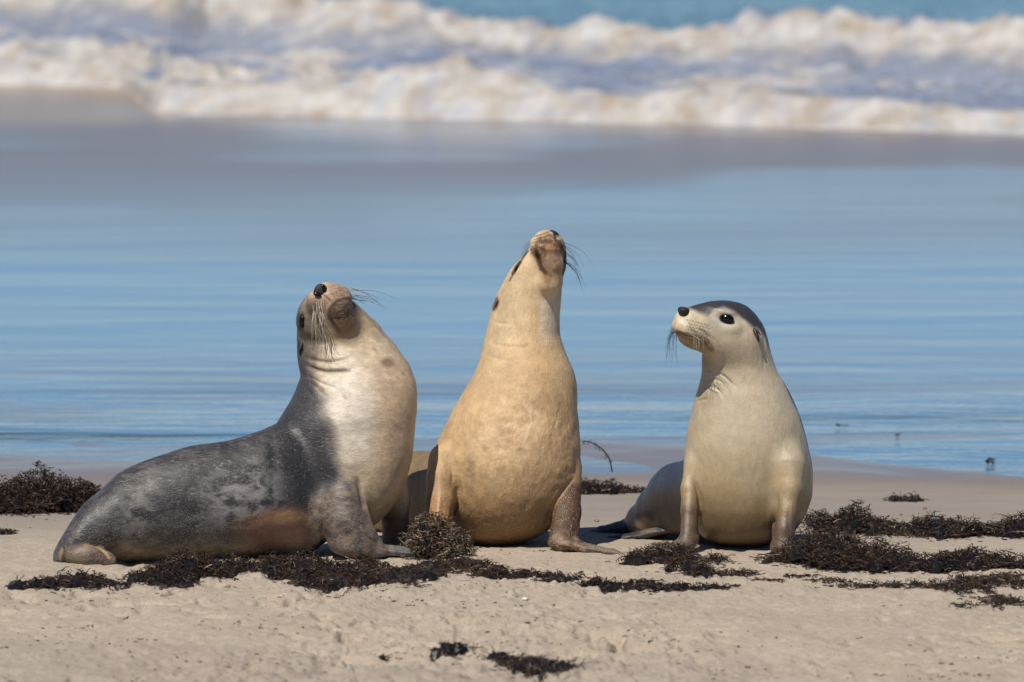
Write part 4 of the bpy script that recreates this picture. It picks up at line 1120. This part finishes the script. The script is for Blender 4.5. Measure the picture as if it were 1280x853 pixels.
for lab, u, p, ru, hp, sd in (('little brown seaweed tuft stranded in the shallows at right', 1051, 533, 8, 3, 23), ('dark spiky seaweed bit at the water\'s edge far right', 1238, 578, 6, 5, 24),
                              ('smallest green seaweed dot floating in the shallows at right', 1121, 545, 2, 2, 25)):
    clump(lab, [(u, p, ru, .03, hp)], sd, 1.2, length=.016, z0=SEA_Z + 0.004)

# the bent stalk over the heap behind the golden animal
g0 = ground(766, 596)
def stalk(name, pts, r0, parent_label):
    P = curve_pts([ground(766, 600) + np.array(((u - 766) * SC * 1.09, 0, (600 - p) * SC * 1.09)) for u, p in pts], 20)
    V, F = tube_mesh(P[None], np.linspace(r0, r0 * 0.5, 20)[None], 5)
    lv = []
    rr = np.random.default_rng(5)
    for q in P[4:]:
        for _ in range(2):
            d = rr.normal(0, 1, 3); d /= np.linalg.norm(d)
            lv.append(np.stack([q, q + d * 0.008, q + d * 0.014 + (0, 0, -.003)]))
    V2, F2 = tube_mesh(np.array(lv), np.full((len(lv), 3), 0.0013), 3)
    V = np.concatenate([V, V2]); F = np.concatenate([F, F2 + len(V) - len(V2)])
    o = mesh_obj(name, V - g0, F, M_WEED, colors=np.tile(GREENISH, (len(V), 1)))
    o.location = [float(v) for v in g0]
    tag(o, parent_label, 'seaweed')
stalk('seaweed_stalk', [(765, 590), (763, 578), (757, 566), (748, 558), (738, 553), (729, 551)], 0.0032, 'thin arching seaweed stalk rising from the heap behind the golden sea lion')

# crumbs of weed and shell on the sand
def crumbs():
    r = np.random.default_rng(44)
    n = 2600
    u = r.uniform(-10, 1290, n); p = 640 + 220 * r.uniform(0, 1, n) ** 0.8
    keep = fbm(u / 90, p / 22, 0, 90, 3) + r.normal(0, 0.25, n) > 0.28
    u, p = u[keep], p[keep]; n = len(u)
    G = np.array([ground(a, b) for a, b in zip(u, p)])
    G[:, 2] = sand_z(G[:, 0], G[:, 1]) + 0.001
    L = r.uniform(0.002, 0.010, n); hd = r.uniform(0, 6.28, n)
    P = np.stack([G, G + np.stack([np.cos(hd) * L, np.sin(hd) * L, r.uniform(0, .3, n) * L], 1), G + np.stack([np.cos(hd + .5) * L * 2, np.sin(hd + .5) * L * 2, 0 * L], 1)], 1)
    V, F = tube_mesh(P, np.tile(r.uniform(0.0008, 0.0022, n)[:, None], (1, 3)), 4)
    C = np.repeat(np.array([DARK, BROWN, RED])[r.integers(0, 3, n)] * 1.4, 12, 0)
    o = mesh_obj('seaweed_crumbs', V, F, M_WEED, colors=C)
    tag(o, kind='stuff')
crumbs()
M_SHELL = mat_plain('shell', (0.75, 0.73, 0.70), 0.4)
M_PEB = mat_plain('pebble', (0.30, 0.21, 0.13), 0.7)
def pebble(label, u, p, r, mat, cat, name):
    g = ground(u, p); g[2] = sand_z(g[0], g[1])[0]
    V, F = ico_blob((0, 0, 0), (r, r * 0.8, r * 0.55), n=12, m=16, warp=lambda q: q * (1 + 0.25 * noise3(q[:, 0] * 1.7 + u, q[:, 1] * 1.7, q[:, 2] * 1.7, 5))[:, None])
    V = V[:, [0, 1, 2]]; V[:, 2] += r * 0.35
    o = mesh_obj(name, V, F, mat); o.location = [float(v) for v in g]
    tag(o, label, cat)
pebble('small white shell on the sand below the golden sea lion', 656, 753, 0.011, M_SHELL, 'shell', 'shell')
pebble('dark pebble lying below the grey sea lion\'s belly', 285, 739, 0.010, M_PEB, 'pebble', 'pebble')
pebble('small brown pebble left of the smallest sea lion\'s tail', 746, 652, 0.010, M_PEB, 'pebble', 'pebble')
pebble('brown pebble on damp sand behind the right seaweed row', 1156, 633, 0.009, M_PEB, 'pebble', 'pebble')
pebble('dark speck of stone beside the heap at left', 58, 649, 0.006, M_PEB, 'pebble', 'pebble')
